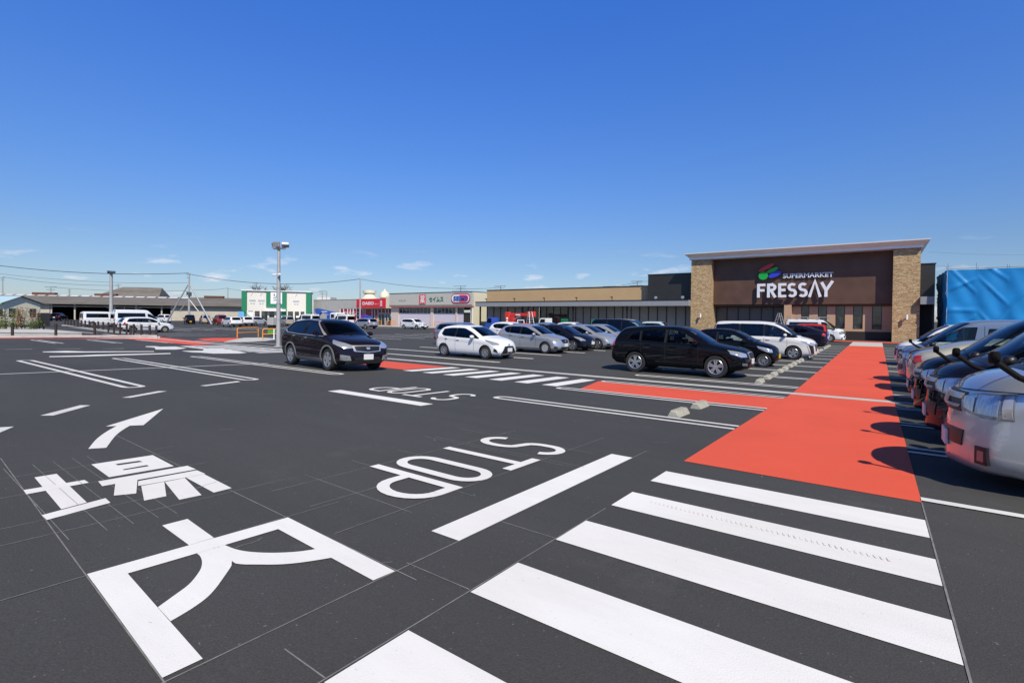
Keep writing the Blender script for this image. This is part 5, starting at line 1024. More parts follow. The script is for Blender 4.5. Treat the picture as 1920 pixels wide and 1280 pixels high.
for px in (469.5, 487.5, 553): x = X(px); mb.prism([(x, -.05, 5.7), (x+.12, -.05, 5.7), (x+.45, -.05, 6.2), (x+.33, -.05, 6.2)], (0, .04, 0))
lp('lettering', mb, mat('pale grey ink', (.42, .46, .48), .6))
lp('glazing', MB().box((X(463), .12, .1), (X(573), .2, 2.5)), M['winglass']); mb = MB()
for px in (464, 476, 488.5, 503, 516, 529, 538, 551, 562, 572): x = X(px); mb.box((x-.16, -.02, .1), (x+.16, .11, 2.5))
lp('window_frame', mb, M['offwhite']); lp('window_poster', MB().box((X(464.5), .0, .7), (X(477), .06, 2.35)), M['swhite']); lp('window_poster', MB().box((X(555), .0, 1.2), (X(566), .06, 1.6)), M['swhite'])
lp('canopy', MB().box((X(497), -.9, 2.5), (X(536), -.24, 2.95)), M['swhite'])
lp('side_window', MB().box((Wd+.005, 2.5, .8), (Wd+.06, 6.1, 2.4)), M['swhite'])
for px in (447, 452): 
    q = fxy(px, 100); a = thing('banner', 'tall blue advertising banner, %s of the two left of the green and white shop' % ('left one' if px < 450 else 'right one'), 'banner', q, ang, 'blue banners')
    MB().tube((0, 0, 0), (0, 0, 2.4), .03).tube((0, 0, 2.35), (.5, 0, 2.35), .02).build('pole', M['aluminium'], a); MB().box((.03, -.01, .5), (.5, .01, 2.3)).build('cloth', mat('banner blue', (.12, .42, .80), .6), a)

# weathered sheds across the road
P1 = fxy(-140, 112); ang2 = math.atan2(.80, .60); D2 = Vector((.60, .80, 0))
b = thing('warehouse', 'long low weathered shed with a grey roof and dark open bays', 'warehouse', P1, ang2)
X = lambda px: solve(px, P1, D2)
def span(px0, px1, z0, z1, y0, y1): return MB().box((X(px0), y0, z0), (X(px1), y1, z1))
W2 = X(470)
mb = MB(); mb.add([(0, -1.2, 3.95), (W2, -1.2, 3.95), (W2, 9, 6.1), (0, 9, 6.1), (0, 20, 3.95), (W2, 20, 3.95), (0, -1.2, 3.7), (W2, -1.2, 3.7), (W2, 20, 3.7), (0, 20, 3.7)], [(0, 1, 2, 3), (3, 2, 5, 4), (0, 6, 7, 1), (6, 9, 8, 7), (4, 5, 8, 9), (0, 3, 4, 9, 6), (1, 7, 8, 5, 2)]); lp('roof', mb, M['oldroof'])
mb = MB(); k = 0
for px in range(-100, 330, 22): mb.add([(X(px), 7.2, 5.77), (X(px+17), 7.2, 5.77), (X(px+17), 8.6, 6.065), (X(px), 8.6, 6.065)], [(0, 1, 2, 3)])
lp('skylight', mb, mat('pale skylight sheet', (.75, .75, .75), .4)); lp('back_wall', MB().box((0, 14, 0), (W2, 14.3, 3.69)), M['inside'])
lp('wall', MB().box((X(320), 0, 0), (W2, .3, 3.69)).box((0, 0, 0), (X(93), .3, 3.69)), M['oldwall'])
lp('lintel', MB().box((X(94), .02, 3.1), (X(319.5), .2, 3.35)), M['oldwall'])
for px in (96, 140, 208, 215, 255, 303): lp('post', MB().box((X(px)-.15, .0, 0), (X(px)+.15, .3, 3.69)), M['oldwall'])
x = X(233); lp('brace', MB().tube((x, .1, 1.2), (x, .1, 3.4), .1, n=6).tube((x-4, .1, 3.3), (x, .1, 1.6), .1, n=6).tube((x+4, .1, 3.3), (x, .1, 1.6), .1, n=6), M['oldwall'])
for px in (19, 145, 365): lp('roof_vent', MB().box((X(px), 8.2, 6.0), (X(px)+4.6, 9.6, 6.6)), mat('rusty vent', (.10, .045, .035), .8))
P2 = fxy(168, 138); b = thing('barn', 'grey hipped roof barn rising behind the long shed', 'barn', P2, ang2); X = lambda px: solve(px, P2, D2); w = X(297)
mb = MB(); mb.add([(0, 0, 5.9), (w, 0, 5.9), (w, 12, 5.9), (0, 12, 5.9), (5.5, 6, 9.2), (w-1, 6, 9.2)], [(0, 1, 5, 4), (1, 2, 5), (2, 3, 4, 5), (3, 0, 4), (0, 3, 2, 1)]); lp('roof', mb, M['oldroof']); lp('wall', MB().box((.8, .8, 0), (w-.8, 11, 5.9)), M['oldwall'])
P3 = fxy(-60, 72); b = thing('office_building', 'small cream office with a pale blue roof edged in green', 'building', P3, ang2-.5); X = lambda px: solve(px, P3, D2); w = X(46)
mb = MB(); wl = X(44); mb.add([(-1, -.5, 3.05), (w+.4, -.5, 3.05), (w+.4, 5.2, 2.95), (-1, 5.2, 2.95), (-1, 2, 4.1), (w+.4, 2, 4.1)], [(0, 1, 5, 4), (1, 2, 5), (2, 3, 4, 5), (3, 0, 4), ]); mb.f = [q for q in mb.f if len(q) == 4]; mb.m = [0]*len(mb.f); lp('roof', mb, mat('pale blue roof', (.42, .58, .62), .4)); lp('gable', MB().prism([(w-.25, 0, 3.04), (w-.25, 4.6, 3.04), (w-.25, 2, 4.02)], (.24, 0, 0)), M['scream']);  lp('gutter_board', MB().box((-1, -.58, 2.9), (w+.4, -.51, 3.08)), mat('light green trim', (.30, .62, .25), .5))
lp('wall', MB().box((0, 0, 0), (w, 4.6, 3.03)), M['scream'])
for px in (8, 28): lp('window', MB().box((X(px), -.05, 1.2), (X(px)+1.0, -.005, 2.2)), M['winglass'])
for y in (.6, 3.2): lp('window', MB().box((w+.005, y, 1.1), (w+.05, y+.8, 2.3)), M['winglass'])
# wall right behind, tarpaulin covered scaffold
b = thing('building', 'plain white walled building seen between the supermarket and the blue tarpaulin', 'building', (12, 96, 0)); MB().box((-3, 0, 0), (20, 10, 5.6)).build('wall', M['offwhite'], b); MB().box((-3.1, -.1, 5.6), (20.1, 10.1, 5.8)).build('roof_edge', M['greywall'], b)
MB().box((-2.3, -.06, 2.4), (-2.0, -.01, 2.7)).box((-1.6, -.06, 2.4), (-1.3, -.01, 2.7)).build('vent', M['frame'], b)
b = thing('scaffold', 'scaffolding wrapped in a creased bright blue tarpaulin', 'scaffolding', (4.75, 57, 0)); rnd = random.Random(2)
tw_ = 13; nx, nz = 150, 44; rows = []
def fold(u, z):
    cell = u/1.9; fr_ = cell-math.floor(cell); i = math.floor(cell); r1 = random.Random(i*7+1)
    a = 0.07*math.sin(2*math.pi*fr_)*(.4+.6*abs(math.sin(z*.9+i))); d = 0
    for k in range(4):
        m_ = r1.uniform(-1.0, 1.0); c = r1.uniform(0, 6.4); t_ = (z-c-m_*(fr_-.5)*3.2); d += .10*math.exp(-(t_/.15)**2)*(.3+fr_*(1-fr_)*3)
    return a*.7+d+.02*math.sin(5.1*u+2.3*z)+.02*math.sin(2.2*z-3*u)
for j in range(nz+1):
    z = 6.28*j/nz; rows.append([((tw_*i/nx), -.25-fold(tw_*i/nx, z), z) for i in range(nx+1)])
mb = MB().grid(rows); rows = []
for j in range(nz+1): z = 6.28*j/nz; rows.append([(-.05-fold(8*i/40+3, z), -.25+8*i/40, z) for i in range(41)])
mb.grid(rows); mb.build('tarpaulin', mat('blue tarpaulin', (.012, .23, .56), .42, spec=.4, var=.12, vscale=.7), b, smooth=60, fix=False)
mb = MB()
for i in range(8):
    x = i*1.9+.05; mb.tube((x, 0, 0), (x, 0, 6.55+.35*(i % 3 == 0)), .025, n=6)
    mb.tube((x, .9, 0), (x, .9, 6.7+.2*(i % 2)), .025, n=6)
for z in (1.8, 3.6, 5.4, 6.4): mb.tube((0, 0, z), (tw_, 0, z), .025, n=6)
mb.build('scaffold_tube', M['aluminium'], b)
# roof structures and far blocks
q = fxy(686, 125); b = thing('rooftop_tower', 'cream louvred cooling tower rising behind the red sign', 'cooling tower', q); k = 125/950
MB().lathe([(1.3*1, 0), (1.3, 5.6), (2.2, 5.7), (1.5, 6.4), (1.2, 7.2), (1.6, 7.3), (1.6, 7.9), (.2, 8.1)], 16, 'z', (1.3, 0, 0)).box((-2.2, -.8, 0), (9, 3, 5.7)).build('body', M['scream'], b, smooth=30)
q = fxy(721, 120); b = thing('rooftop_dome', 'small cream dome on a drum right of the cooling tower', 'dome', q)
MB().lathe([(1.0, 0), (1.0, 6.0), (1.25, 6.1), (1.25, 6.6), (.9, 7.3), (.3, 7.7), (.1, 8.1), (.01, 8.2)], 14).build('body', M['scream'], b, smooth=40)
q = fxy(594, 150); b = thing('building', 'white flat roofed block just right of the green tower', 'building', q, .6); MB().box((0, 0, 0), (4, 5, 7.1)).build('wall', M['offwhite'], b)
q = fxy(330, 190); b = thing('building', 'long pale roofline behind the beige end of the shed', 'building', q, ang2); MB().box((0, 0, 0), (46, 12, 7.2)).build('wall', M['offwhite'], b); MB().box((-.3, -.3, 7.2), (46.3, 12.3, 7.7)).build('roof_edge', M['greywall'], b)
# hills
def hill(px0, px1, depth, top_, seed, m):
    rnd = random.Random(seed); mb = MB(); n = 40; rows = [[], [], []]
    for i in range(n+1):
        px = px0+(px1-px0)*i/n; h = top_(i/n)*(1+.05*rnd.uniform(-1, 1)); a = fxy(px, depth); c = fxy(px, depth*1.2); rows[0].append((a.x, a.y, -5)); rows[1].append((a.x*.6+c.x*.4, a.y*.6+c.y*.4, h)); rows[2].append((c.x, c.y, -5))
    tag(mb.grid(rows).build('hills', m, smooth=60), kind='structure', label='low blue hills on the horizon')
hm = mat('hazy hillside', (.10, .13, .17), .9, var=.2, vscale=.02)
hill(-260, 70, 2400, lambda t: 118*math.sin(min(1, t*1.0)*math.pi)**.5*(1-.25*math.sin(9*t)), 1, hm); hill(60, 130, 2600, lambda t: 78*math.sin(t*math.pi)+22, 4, hm)

# ------------------------------------------------------------------ street furniture
def lamp_post():
    b = thing('lamp_post', 'tall grey steel floodlight post standing behind the dark purple SUV', 'lamp post', (-28.55, 16.1, 0))
    MB().lathe([(.24, -.02), (.24, .04), (.125, .05), (.125, 0.1), (.115, 2), (.08, 6.0), (.001, 6.02)], 20).build('pole', M['pole'], b, smooth=40)
    for r_, z_ in ((.130, 1.55), (.124, 2.5), (.116, 3.4)): MB().lathe([(r_-.03, z_), (r_, z_), (r_, z_+.07), (r_-.03, z_+.07)], 20).build('band', M['aluminium'], b)
    MB().box((-.5, -.06, 5.72), (.65, .06, 5.80)).box((-.06, -.4, 5.72), (.06, .4, 5.8)).build('bracket', M['aluminium'], b)
    for x, y, rz, ti in ((-.32, .0, 0, .35), (.05, -.15, .4, .2), (.62, .05, 1.0, 1.0)):
        mb = MB().rbox((-.2, -.09, 0), (.2, .09, .3), .02); mb.box((-.17, -.1, .03), (.17, -.089, .27), 1)
        o = mb.build('floodlight', [M['aluminium'], M['lamp']], b, loc=(x, y, 5.82)); o.rotation_euler = (ti, 0, rz)
    for x in (-.16, .13): 
        MB().tube((x, 0, 4.28), (x*2.0, -.1, 4.22), .03).rbox((x*2-.1, -.2, 4.16), (x*2+.1, -.05, 4.26), .02).build('camera_housing', M['swhite'], b)
lamp_post()
for x, y, l in ((-40.3, 19.4, 'larger orange tubular barrier on the pale island'), (-36.9, 19.6, 'orange tubular barrier nearer the lamp post')):
    b = thing('barrier', l, 'barrier', (x, y, .02), R(112 if x < -40 else 70), 'orange barriers on the island'); w = 2.25 if x < -40 else 1.15
    mb = MB(); pts = [(0, 0, 0), (0, 0, .66), (.04, 0, .74), (.12, 0, .78), (w-.12, 0, .78), (w-.04, 0, .74), (w, 0, .66), (w, 0, 0)]; mb.path(pts, .038, 8); mb.build('frame', M['orange'], b, smooth=40); MB().tube((0, 0, .40), (w, 0, .40), .03).build('rail', M['orange'], b)
P0b = (-36.2, 20.6); b = thing('bollard', 'thin white bollard beside the orange barrier', 'bollard', (-36.6, 20.3, 0)); MB().tube((0, 0, 0), (0, 0, .78), .045).lathe([(.06, 0), (.06, .03), (.045, .04)], 10).build('post', M['swhite'], b)
b = thing('utility_box', 'grey utility cabinet with a green lower front beside the lamp post', 'cabinet', (*fxy(510, 46)[:2], 0), .3); MB().rbox((-.33, -.25, .9), (.33, .25, 1.6), .03).build('cabinet', M['greywall'], b); MB().rbox((-.28, -.25, .1), (.3, .2, .45), .03).build('lid', mat('bright green plastic', (.08, .36, .04), .5), b); MB().box((-.3, -.2, .55), (.3, .2, .9)).build('stand', M['black'], b)
tag(MB().prism([(x, y, 0) for x, y in K_isl[0][:8]], (0, 0, .02)).build('pavement', M['concrete']), kind='structure', label='pale island in the lot')
i = 0
ORD = ['leftmost orange barrier, in front of the red shop', 'orange barrier before the doors of the red shop', 'orange barrier at the right end of the red shop front', 'orange barrier at the left end of the drug store', 'wide orange barrier in the middle of the drug store front', 'orange barrier by the dark doorway of the drug store']
for pa, pb in ((706, 715), (724, 733), (734.5, 742.5), (757, 764), (814, 833), (865, 875)):
    x0, x1 = fx(pa, 58.3), fx(pb, 58.3); w = x1-x0; b = thing('barrier', ORD[i], 'barrier', (x0, 58.3, .12), 0, 'orange barriers before the shops'); i += 1
    MB().path([(0, 0, 0), (0, 0, .8), (w, 0, .8), (w, 0, 0)], .045, 6).build('frame', M['orange'], b); MB().tube((0, 0, .4), (w, 0, .4), .035, n=6).build('rail', M['orange'], b)
# wheel stops
def wheel_stop():
    b = MB(); L_ = .66; prof = [(-.10, 0), (.10, 0), (.075, .06), (.05, .115), (-.05, .115), (-.075, .06)]
    v = []; n = 6
    for t, k in ((-L_/2, 0), (-L_/2+.05, 1), (L_/2-.05, 1), (L_/2, 0)):
        for x, z in prof: v.append((x, t, z if k else z*.8))
    b.add(v, [(j*n+i, j*n+(i+1) % n, (j+1)*n+(i+1) % n, (j+1)*n+i) for j in range(3) for i in range(n)]+[(5, 4, 3, 2, 1, 0), (18, 19, 20, 21, 22, 23)]); return b
W0 = None; k = 0
def put_stop(x, y, lab, grp):
    global W0
    if W0 is None: W0 = wheel_stop().build('wheel_stop', M['stop_concrete']); o = W0
    else: o = W0.copy(); col.objects.link(o); o.name = 'wheel_stop'
    o.location = (x, y, gz(x, y)-.004); o.rotation_euler = (-math.atan(SLOPE) if y < YG else 0, 0, 0); tag(o, lab, 'wheel stop', grp)
put_stop(-2.86, 9.10, 'nearer of the two concrete wheel stops in the empty stall beside the red footway', 'concrete wheel stops'); put_stop(-2.86, 10.42, 'farther of the two concrete wheel stops in the empty stall beside the red footway', 'concrete wheel stops')
ords = ['first', 'second', 'third', 'fourth', 'fifth', 'sixth', 'seventh', 'eighth', 'ninth', 'tenth', 'eleventh']
for i in range(11):
    y = 17.45+2.555*i
    for d, w_ in ((-.66, 'near'), (.66, 'far')): put_stop(-2.86, y+d, '%s concrete wheel stop of the %s pair in the row beyond the drain' % (w_, ords[i]), 'concrete wheel stops')
# kerbs and fences on the left edge of the lot
tag(MB().prism([(-43.1, -12, gz(0, -5)), (-42.9, -12, gz(0, -5)), (-42.9, 14.9, .14), (-43.1, 14.9, .14)], (0, 0, .13)).box((-43.1, -12, -.3), (-42.9, 14.9, .139)).build('kerb', M['concrete']), kind='structure', label='pale concrete kerb')
mb = MB()
n = 30
for i in range(n):
    x0, x1 = -43.2-45*i/n, -43.2-45*(i+1)/n; y = lambda x: 14.95+.115*(-x-43.2)*(1 if x > -60 else .9); mb.prism([(x0, y(x0), .0), (x1, y(x1), .0), (x1, y(x1)+.25, .0), (x0, y(x0)+.25, 0)], (0, 0, .16))
tag(mb.build('kerb', M['concrete']), kind='structure', label='pale kerb running away to the road')
b = thing('fence', 'low dark brown post and cable fence along the kerb at the left edge', 'fence', (-43.3, 0, 0))
YP = [1.3, 3.3, 5.3, 7.3, 9.34, 11.36, 13.4, 15.0]
for y in YP: MB().tube((0, y, gz(0, y)), (0, y, gz(0, y)+.95), .075, n=12).lathe([(.085, 0), (.085, .02)], 12, c=(0, y, gz(0, y)+.9)).build('post', M['brownpost'], b, smooth=40)
mb = MB()
for z in (.32, .78):
    for a, c in zip(YP[:-1], YP[1:]): mb.tube((0, a, gz(0, a)+z), (0, c, gz(0, c)+z), .022, n=6)
mb.build('rail', M['brownpost'], b)
b = thing('fence', 'second dark brown post and rail fence running back towards the road', 'fence', (0, 0, 0)); pts = [(-45-2.5*i, 15.15+.115*2.5*i*.95) for i in range(18)]
for x, y in pts: MB().tube((x, y, 0), (x, y, .95), .08, n=10).build('post', M['brownpost'], b, smooth=40)
mb = MB()
for z in (.45, .8):
    for a, c in zip(pts[:-1], pts[1:]): mb.tube((*a, z), (*c, z), .03, n=6)
mb.build('rail', M['brownpost'], b)
tag(MB().box((-69, 6.0, -.05), (-47.5, 11.7, .38)).build('planter_bed', M['concrete']), kind='structure', label='raised planting bed edged in concrete')
b = thing('notice_board', 'black notice board on a short post at the end of the planting bed', 'notice board', (-60.4, 12.2, 0), R(70)); MB().rbox((-.42, -.05, .55), (.42, .05, 1.78), .01).build('board', M['black'], b); MB().box((-.06, -.05, 0), (.06, .05, .549)).box((-.3, -.2, 0), (.3, .2, .04)).build('post', M['frame'], b)
# young shrubs in the bed
def leafmat(n, c): return mat(n, c, .6, var=.45, vscale=6)
LF = [leafmat('green leaves', (.07, .11, .025)), leafmat('reddish leaves', (.19, .055, .03)), leafmat('fresh leaves', (.11, .18, .03))]
M['bark'] = mat('bark', (.10, .065, .04), .9)
def shrub(seed, h, w, lm):
    rnd = random.Random(seed); b = thing('shrub', '', 'shrub'); st = MB(); lf = MB()
    for s_ in range(4):
        x, y = rnd.uniform(-.15, .15), rnd.uniform(-.15, .15); p = Vector((x, y, 0)); d = Vector((x*1.2, y*1.2, 1)).normalized()
        for k in range(6):
            q = p+d*h/6.5; st.tube(p, q, .018*(1-k/8), .018*(1-(k+1)/8), 5)
            for _ in range(15):
                r = rnd.uniform(0, w)*(.5+.5*math.sin(math.pi*(k+.6)/6.5)); a = rnd.uniform(0, 6.28); c = q+Vector((math.cos(a)*r, math.sin(a)*r, rnd.uniform(-.16, .2)))
                if rnd.random() < .18+.1*(k % 2): continue
                u = Vector((rnd.uniform(-1, 1), rnd.uniform(-1, 1), rnd.uniform(-.6, .6))).normalized()*.07; v_ = u.orthogonal().normalized()*.035; lf.add([c-u, c+v_, c+u, c-v_], [(0, 1, 2, 3)], 0 if rnd.random() < .7 else 1)
            p = q; d = (d+Vector((rnd.uniform(-.15, .15), rnd.uniform(-.15, .15), 0))).normalized()
    st.build('stem', M['bark'], b); lf.build('foliage', [lm, LF[2]], b, fix=False); return b
sh = [shrub(11, 1.9, .38, LF[0]), shrub(12, 1.9, .30, LF[1]), shrub(13, .8, .5, LF[2])]
spots = [(-1, 1, 1.0, 'tall reddish young shrub at the left end of the planting bed'), (12, 0, .95, 'green young shrub, second from the left in the planting bed'), (22, 0, 1.05, 'taller green shrub in the left half of the planting bed'), (32, 1, .9, 'reddish slender shrub left of the bed\'s middle'), (41, 1, 1.08, 'tall reddish shrub in the middle of the bed'), (46, 0, .8, 'shorter green shrub right of the middle of the bed'), (65, 1, .95, 'slender shrub standing apart before the office gable'), (56, 2, .8, 'round low reddish bush at the foot of the slender shrub'), (70, 2, 1.1, 'bright green low bush beside the notice board'), (-14, 0, 1.0, 'green shrub at the left border of the picture'), (28, 2, .8, 'low green bush in the left half of the bed'), (4, 2, .9, 'low bush at the foot of the leftmost shrub')]
usedk = set()
for px, kd, sc, lab in spots:
    o = sh[kd] if kd not in usedk else copy_tree(sh[kd]); usedk.add(kd); p = fxy(px, 43+(px % 4)*.7); o.location = (p.x, p.y, .38); o.scale = (sc*.95, sc*.95, sc*.9); o.rotation_euler = (0, 0, px); o.name = 'shrub'; tag(o, lab, 'shrub', 'young shrubs in the planting bed')
# bare trees behind the green shop
def bare_tree(seed, px, depth, h, lab):
    rnd = random.Random(seed); p = fxy(px, depth); b = thing('bare_tree', lab, 'tree', p); tr = MB(); cr_ = MB()
    def grow(q, d, l, r, lv):
        e_ = q+d*l; (tr if lv < 1 else cr_).tube(q, e_, r, r*.7, 5)
        if lv > 4: return
        for _ in range(3 if lv else 5): grow(q+d*l*rnd.uniform(.6, 1), (d+Vector((rnd.uniform(-.8, .8), rnd.uniform(-.8, .8), rnd.uniform(-.1, .5)))).normalized(), l*.66, r*.6, lv+1)
    grow(Vector((0, 0, 0)), Vector((0, 0, 1)), h*.42, .2, 0); tr.build('trunk', M['bark'], b); cr_.build('crown', M['bark'], b)
bare_tree(1, 488, 150, 11, 'bare tree above the roof left of the lamp post'); bare_tree(2, 528, 150, 12, 'larger bare tree above the roof right of the lamp post')
# poles and wires
b = thing('utility_pole', 'dark utility pole with two long raking struts before the shed', 'utility pole', (-99, 39.3, 0)); t_ = 8.9
MB().tube((0, 0, 0), (0, 0, t_), .2, .13).build('pole', M['pole'], b); MB().tube((-1.0, 0, t_-.1), (.5, 0, t_-.1), .05).tube((-.9, 0, 8.2), (.3, 0, 8.2), .04).build('crossarm', M['wire'], b)
ux = Vector((.81, .585, 0))
for s_ in (-1, 1): MB().tube(ux*(s_*4.0 if s_ > 0 else -4.1)+Vector((0, 0, 0)), ux*(s_*.2)+Vector((0, 0, 6.9)), .15, .10).build('strut', M['aluminium'], b); MB().tube(ux*(s_*1.7)+Vector((0, 0, 2.2)), ux*(s_*.12)+Vector((0, 0, 4.2)), .09).build('brace', M['aluminium'], b)
MB().rbox((-.5, -.25, 5.1), (-.15, .1, 5.7), .02).rbox((.15, -.2, 4.9), (.6, .2, 5.6), .02).build('junction_box', M['wire'], b)
b = thing('lamp_post', 'concrete post with a flat lamp head behind the white vans', 'lamp post', (-83.3, 23.6, 0)); MB().tube((0, 0, 0), (0, 0, 7.1), .24, .17, 14).build('pole', M['pole'], b, smooth=40); MB().rbox((-.6, -.3, 7.1), (.7, .3, 7.28), .05).box((-.25, -.4, 7.28), (.3, .4, 7.42)).build('lamp_head', M['wire'], b)
def pole(px, pt, depth, lab, arm=.7, r=.13):
    p = fxy(px, depth); t = far(px, pt, depth).z; b = thing('utility_pole', lab, 'utility pole', p, .6, 'distant utility poles'); MB().tube((0, 0, 0), (0, 0, t), r*1.2, r, 8).build('pole', M['pole'], b)
    if arm: MB().tube((-arm, 0, t-.15), (arm, 0, t-.15), .05).tube((-arm*.7, 0, t-.8), (arm*.7, 0, t-.8), .05).build('crossarm', M['wire'], b)
    return b
for a in ((5, 520, 150, 'utility pole at the left border of the picture', .8), (95, 537, 130, 'small pole with insulators above the shed roof, left of the vans', 1.6), (130, 542, 140, 'short pole above the long roof between the two white vans', .5), (427, 539, 160, 'thin pole above the shed roof left of the green shop', 0), (675, 523, 95, 'plain thin pole rising left of the red sign', 0), (604, 545, 140, 'pole with a side lamp right of the green shop', 1.1), (612, 547, 150, 'thin pole just right of the pole with the side lamp', .3), (222, 533, 170, 'thin pole above the grey barn roof', .8)): pole(*a)
for px, py, dep, lab in ((864, 536, 88, 'television aerial above the drug store roof'), (939, 536, 95, 'television aerial at the left end of the beige wall'), (1195, 527, 95, 'television aerial beside the charcoal wall')):
    t = far(px, py, dep); b = thing('aerial', lab, 'aerial', (t.x, t.y, 5.5), .8, 'roof aerials'); h = t.z-5.5; mb = MB().tube((0, 0, 0), (0, 0, h), .05, n=6); 
    for z, l in ((h-.1, 1.3), (h-.5, 1.0), (h-.9, 1.5)): mb.tube((-l, 0, z), (l*.8, 0, z+.15), .035, n=5)
    for x in (-.9, -.5, -.1, .3, .7): mb.tube((x, -.3, h-.05), (x, .3, h-.05), .03, n=5)
    mb.build('mast', M['wire'], b)
def wire(pa, pb, dep, sag, lab, r=.035, depb=None):
    a = far(*pa, dep); c = far(*pb, depb or dep); mb = MB(); n = 18
    P = [a.lerp(c, i/n)-Vector((0, 0, sag*4*(i/n)*(1-i/n))) for i in range(n+1)]; mb.path(P, r, 5); tag(mb.build('power_line', M['wire']), lab, 'power line', 'overhead wires')
wire((-60, 490), (354, 512), 98, 1.0, 'thick overhead wire from the left border to the braced pole', .06); wire((354, 513.5), (675, 523), 100, 1.4, 'overhead wire from the braced pole over the green shop', .05, 95); wire((675, 523), (905, 541), 95, .6, 'overhead wire from the thin pole over the drug store', .04)
wire((5, 519), (221, 535), 150, .7, 'upper wire over the left sheds', .05); wire((-40, 508), (352, 530), 110, .9, 'middle wire running to the braced pole', .03); wire((95, 538), (352, 545), 130, .5, 'low wire over the grey barn', .04); wire((362, 543), (427, 540), 150, .3, 'short wire right of the braced pole', .04); wire((427, 541), (604, 547), 150, .9, 'low wire passing behind the green shop', .04)
for i, y in enumerate((468, 493, 520, 548)): wire((1742, y+4), (2000, y+8+i), 160, .6, '%s of the four faint wires at the right above the blue tarpaulin' % ['highest', 'second highest', 'third highest', 'lowest'][i], .025)
wire((905, 541), (939, 537), 95, .1, 'short wire to the aerial at the beige wall', .03); wire((1130, 537), (1195, 529), 95, .2, 'thin wire left of the aerial by the charcoal wall', .03); wire((1195, 528), (1217, 527), 95, .02, 'thin wire right of the aerial by the charcoal wall', .03)
# ladders
def ladder(x, y, rz, h, lab):
    b = thing('stepladder', lab, 'ladder', (x, y, 0), rz, 'aluminium stepladders')
    for s_ in (-1, 1):
        mb = MB()
        for q in (-1, 1): mb.tube((q*.38, s_*h*.30, 0), (q*.2, s_*.05, h), .035, n=6)
        for i in range(1, 8): t = i/8; mb.tube((-.38+.18*t, s_*(h*.30*(1-t)+.05*t), h*t), (.38-.18*t, s_*(h*.30*(1-t)+.05*t), h*t), .02, n=5)
        mb.build('rail_frame', M['aluminium'], b)
ladder(fx(994, 52), 52, R(60), 2.55, 'tall stepladder beside the white truck'); ladder(fx(1461, 55), 55, R(75), 2.55, 'stepladder standing behind the white roof rack van')
# builders' trucks
def truck(lab, x, y, rz, cab, bed, boom=None, name='truck', sc=1.0, cargo=None):
    b = thing(name, lab, 'truck', (x, y, 0), rz); L_ = 3.4*sc
    mb = MB(); prof = [(L_/2, .45), (L_/2+.02, .9), (L_/2-.12, 1.05), (L_/2-.38, 1.72), (L_/2-.5, 1.80), (L_/2-1.15, 1.80), (L_/2-1.2, .45)]
    mb.prism([(p[0], -.70, p[1]) for p in prof], (0, 1.40, 0)); c = mb.build('cab', P_[cab] if cab in P_ else M[cab], b)
    v = [(L_/2-.14+.012, 1.07), (L_/2-.385+.012, 1.68)]; mb = MB().add([(v[0][0], -.6, v[0][1]), (v[0][0], .6, v[0][1]), (v[1][0], .56, v[1][1]), (v[1][0], -.56, v[1][1])], [(0, 1, 2, 3)]); mb.v = [(p[0]+.004, p[1], p[2]) for p in mb.v]; mb.build('windscreen', M['glass_clear'], b)
    for s_ in (-1, 1): MB().prism([(L_/2-.28, s_*.705, 1.08), (L_/2-.48, s_*.705, 1.66), (L_/2-1.05, s_*.705, 1.66), (L_/2-1.05, s_*.705, 1.08)], (0, s_*.012, 0)).build('side_window', M['glass'], b); MB().rbox((L_/2-.03, s_*.62-.14*(s_ > 0), .66), (L_/2+.035, s_*.62+.14*(s_ < 0), .82), .01).build('headlight', M['lamp'], b)
    MB().box((-L_/2, -.71, .55), (L_/2-1.25, .71, .66)).box((-L_/2, -.71, .66), (L_/2-1.25, -.67, .92)).box((-L_/2, .67, .66), (L_/2-1.25, .71, .92)).box((-L_/2, -.67, .66), (-L_/2+.04, .67, .92)).build('flatbed', P_[bed] if bed in P_ else M[bed], b)
    for ax_ in (-L_/2+.6, L_/2-.5):
        for s_ in (-1, 1): wheel(b, (ax_, s_*.6, .28), s_, .28, .16, 'steel', .6)
    if boom:
        q, m_ = boom, M[boom]; bx = L_/2-1.75
        MB().rbox((bx-.35, -.3, .67), (bx+.35, .3, 1.9), .05).build('crane_base', m_, b); MB().rbox((bx-2.7, -.16, 1.98), (bx+.4, .16, 2.32), .04).rbox((bx-2.9, -.2, 1.90), (bx-2.4, .2, 2.42), .06).rbox((bx-.5, -.26, 1.7), (bx+.6, .26, 2.5), .08).build('boom', m_, b); MB().tube((bx-.1, .2, 1.3), (bx-1.2, .2, 2.0), .06).build('piston', M['aluminium'], b)
    if cargo: cargo(b, L_)
    return b
truck('white cab flatbed truck parked before the supermarket entrance', fx(1036, 50)+.3, 50, R(180), 'white', 'white', sc=1.15, cargo=lambda b, L_: MB().rbox((-1.3, -.4, .67), (-.9, .4, 1.25), .03).rbox((-.7, -.5, .67), (-.2, .4, 1.1), .03).build('load', M['green'], b))
truck('blue cab crane truck with a folded red boom before the covered shop windows', fx(944, 53), 53, R(178), 'bluetruck', 'bluetruck', boom=None, name='crane_truck', sc=1.5)
b = thing('mobile_crane', 'small red truck crane with its boom folded level', 'crane', (fx(953, 54), 54.6, 0)); MB().rbox((-.6, -.5, .3), (.7, .5, 1.9), .05).build('base', M['redtruck'], b)
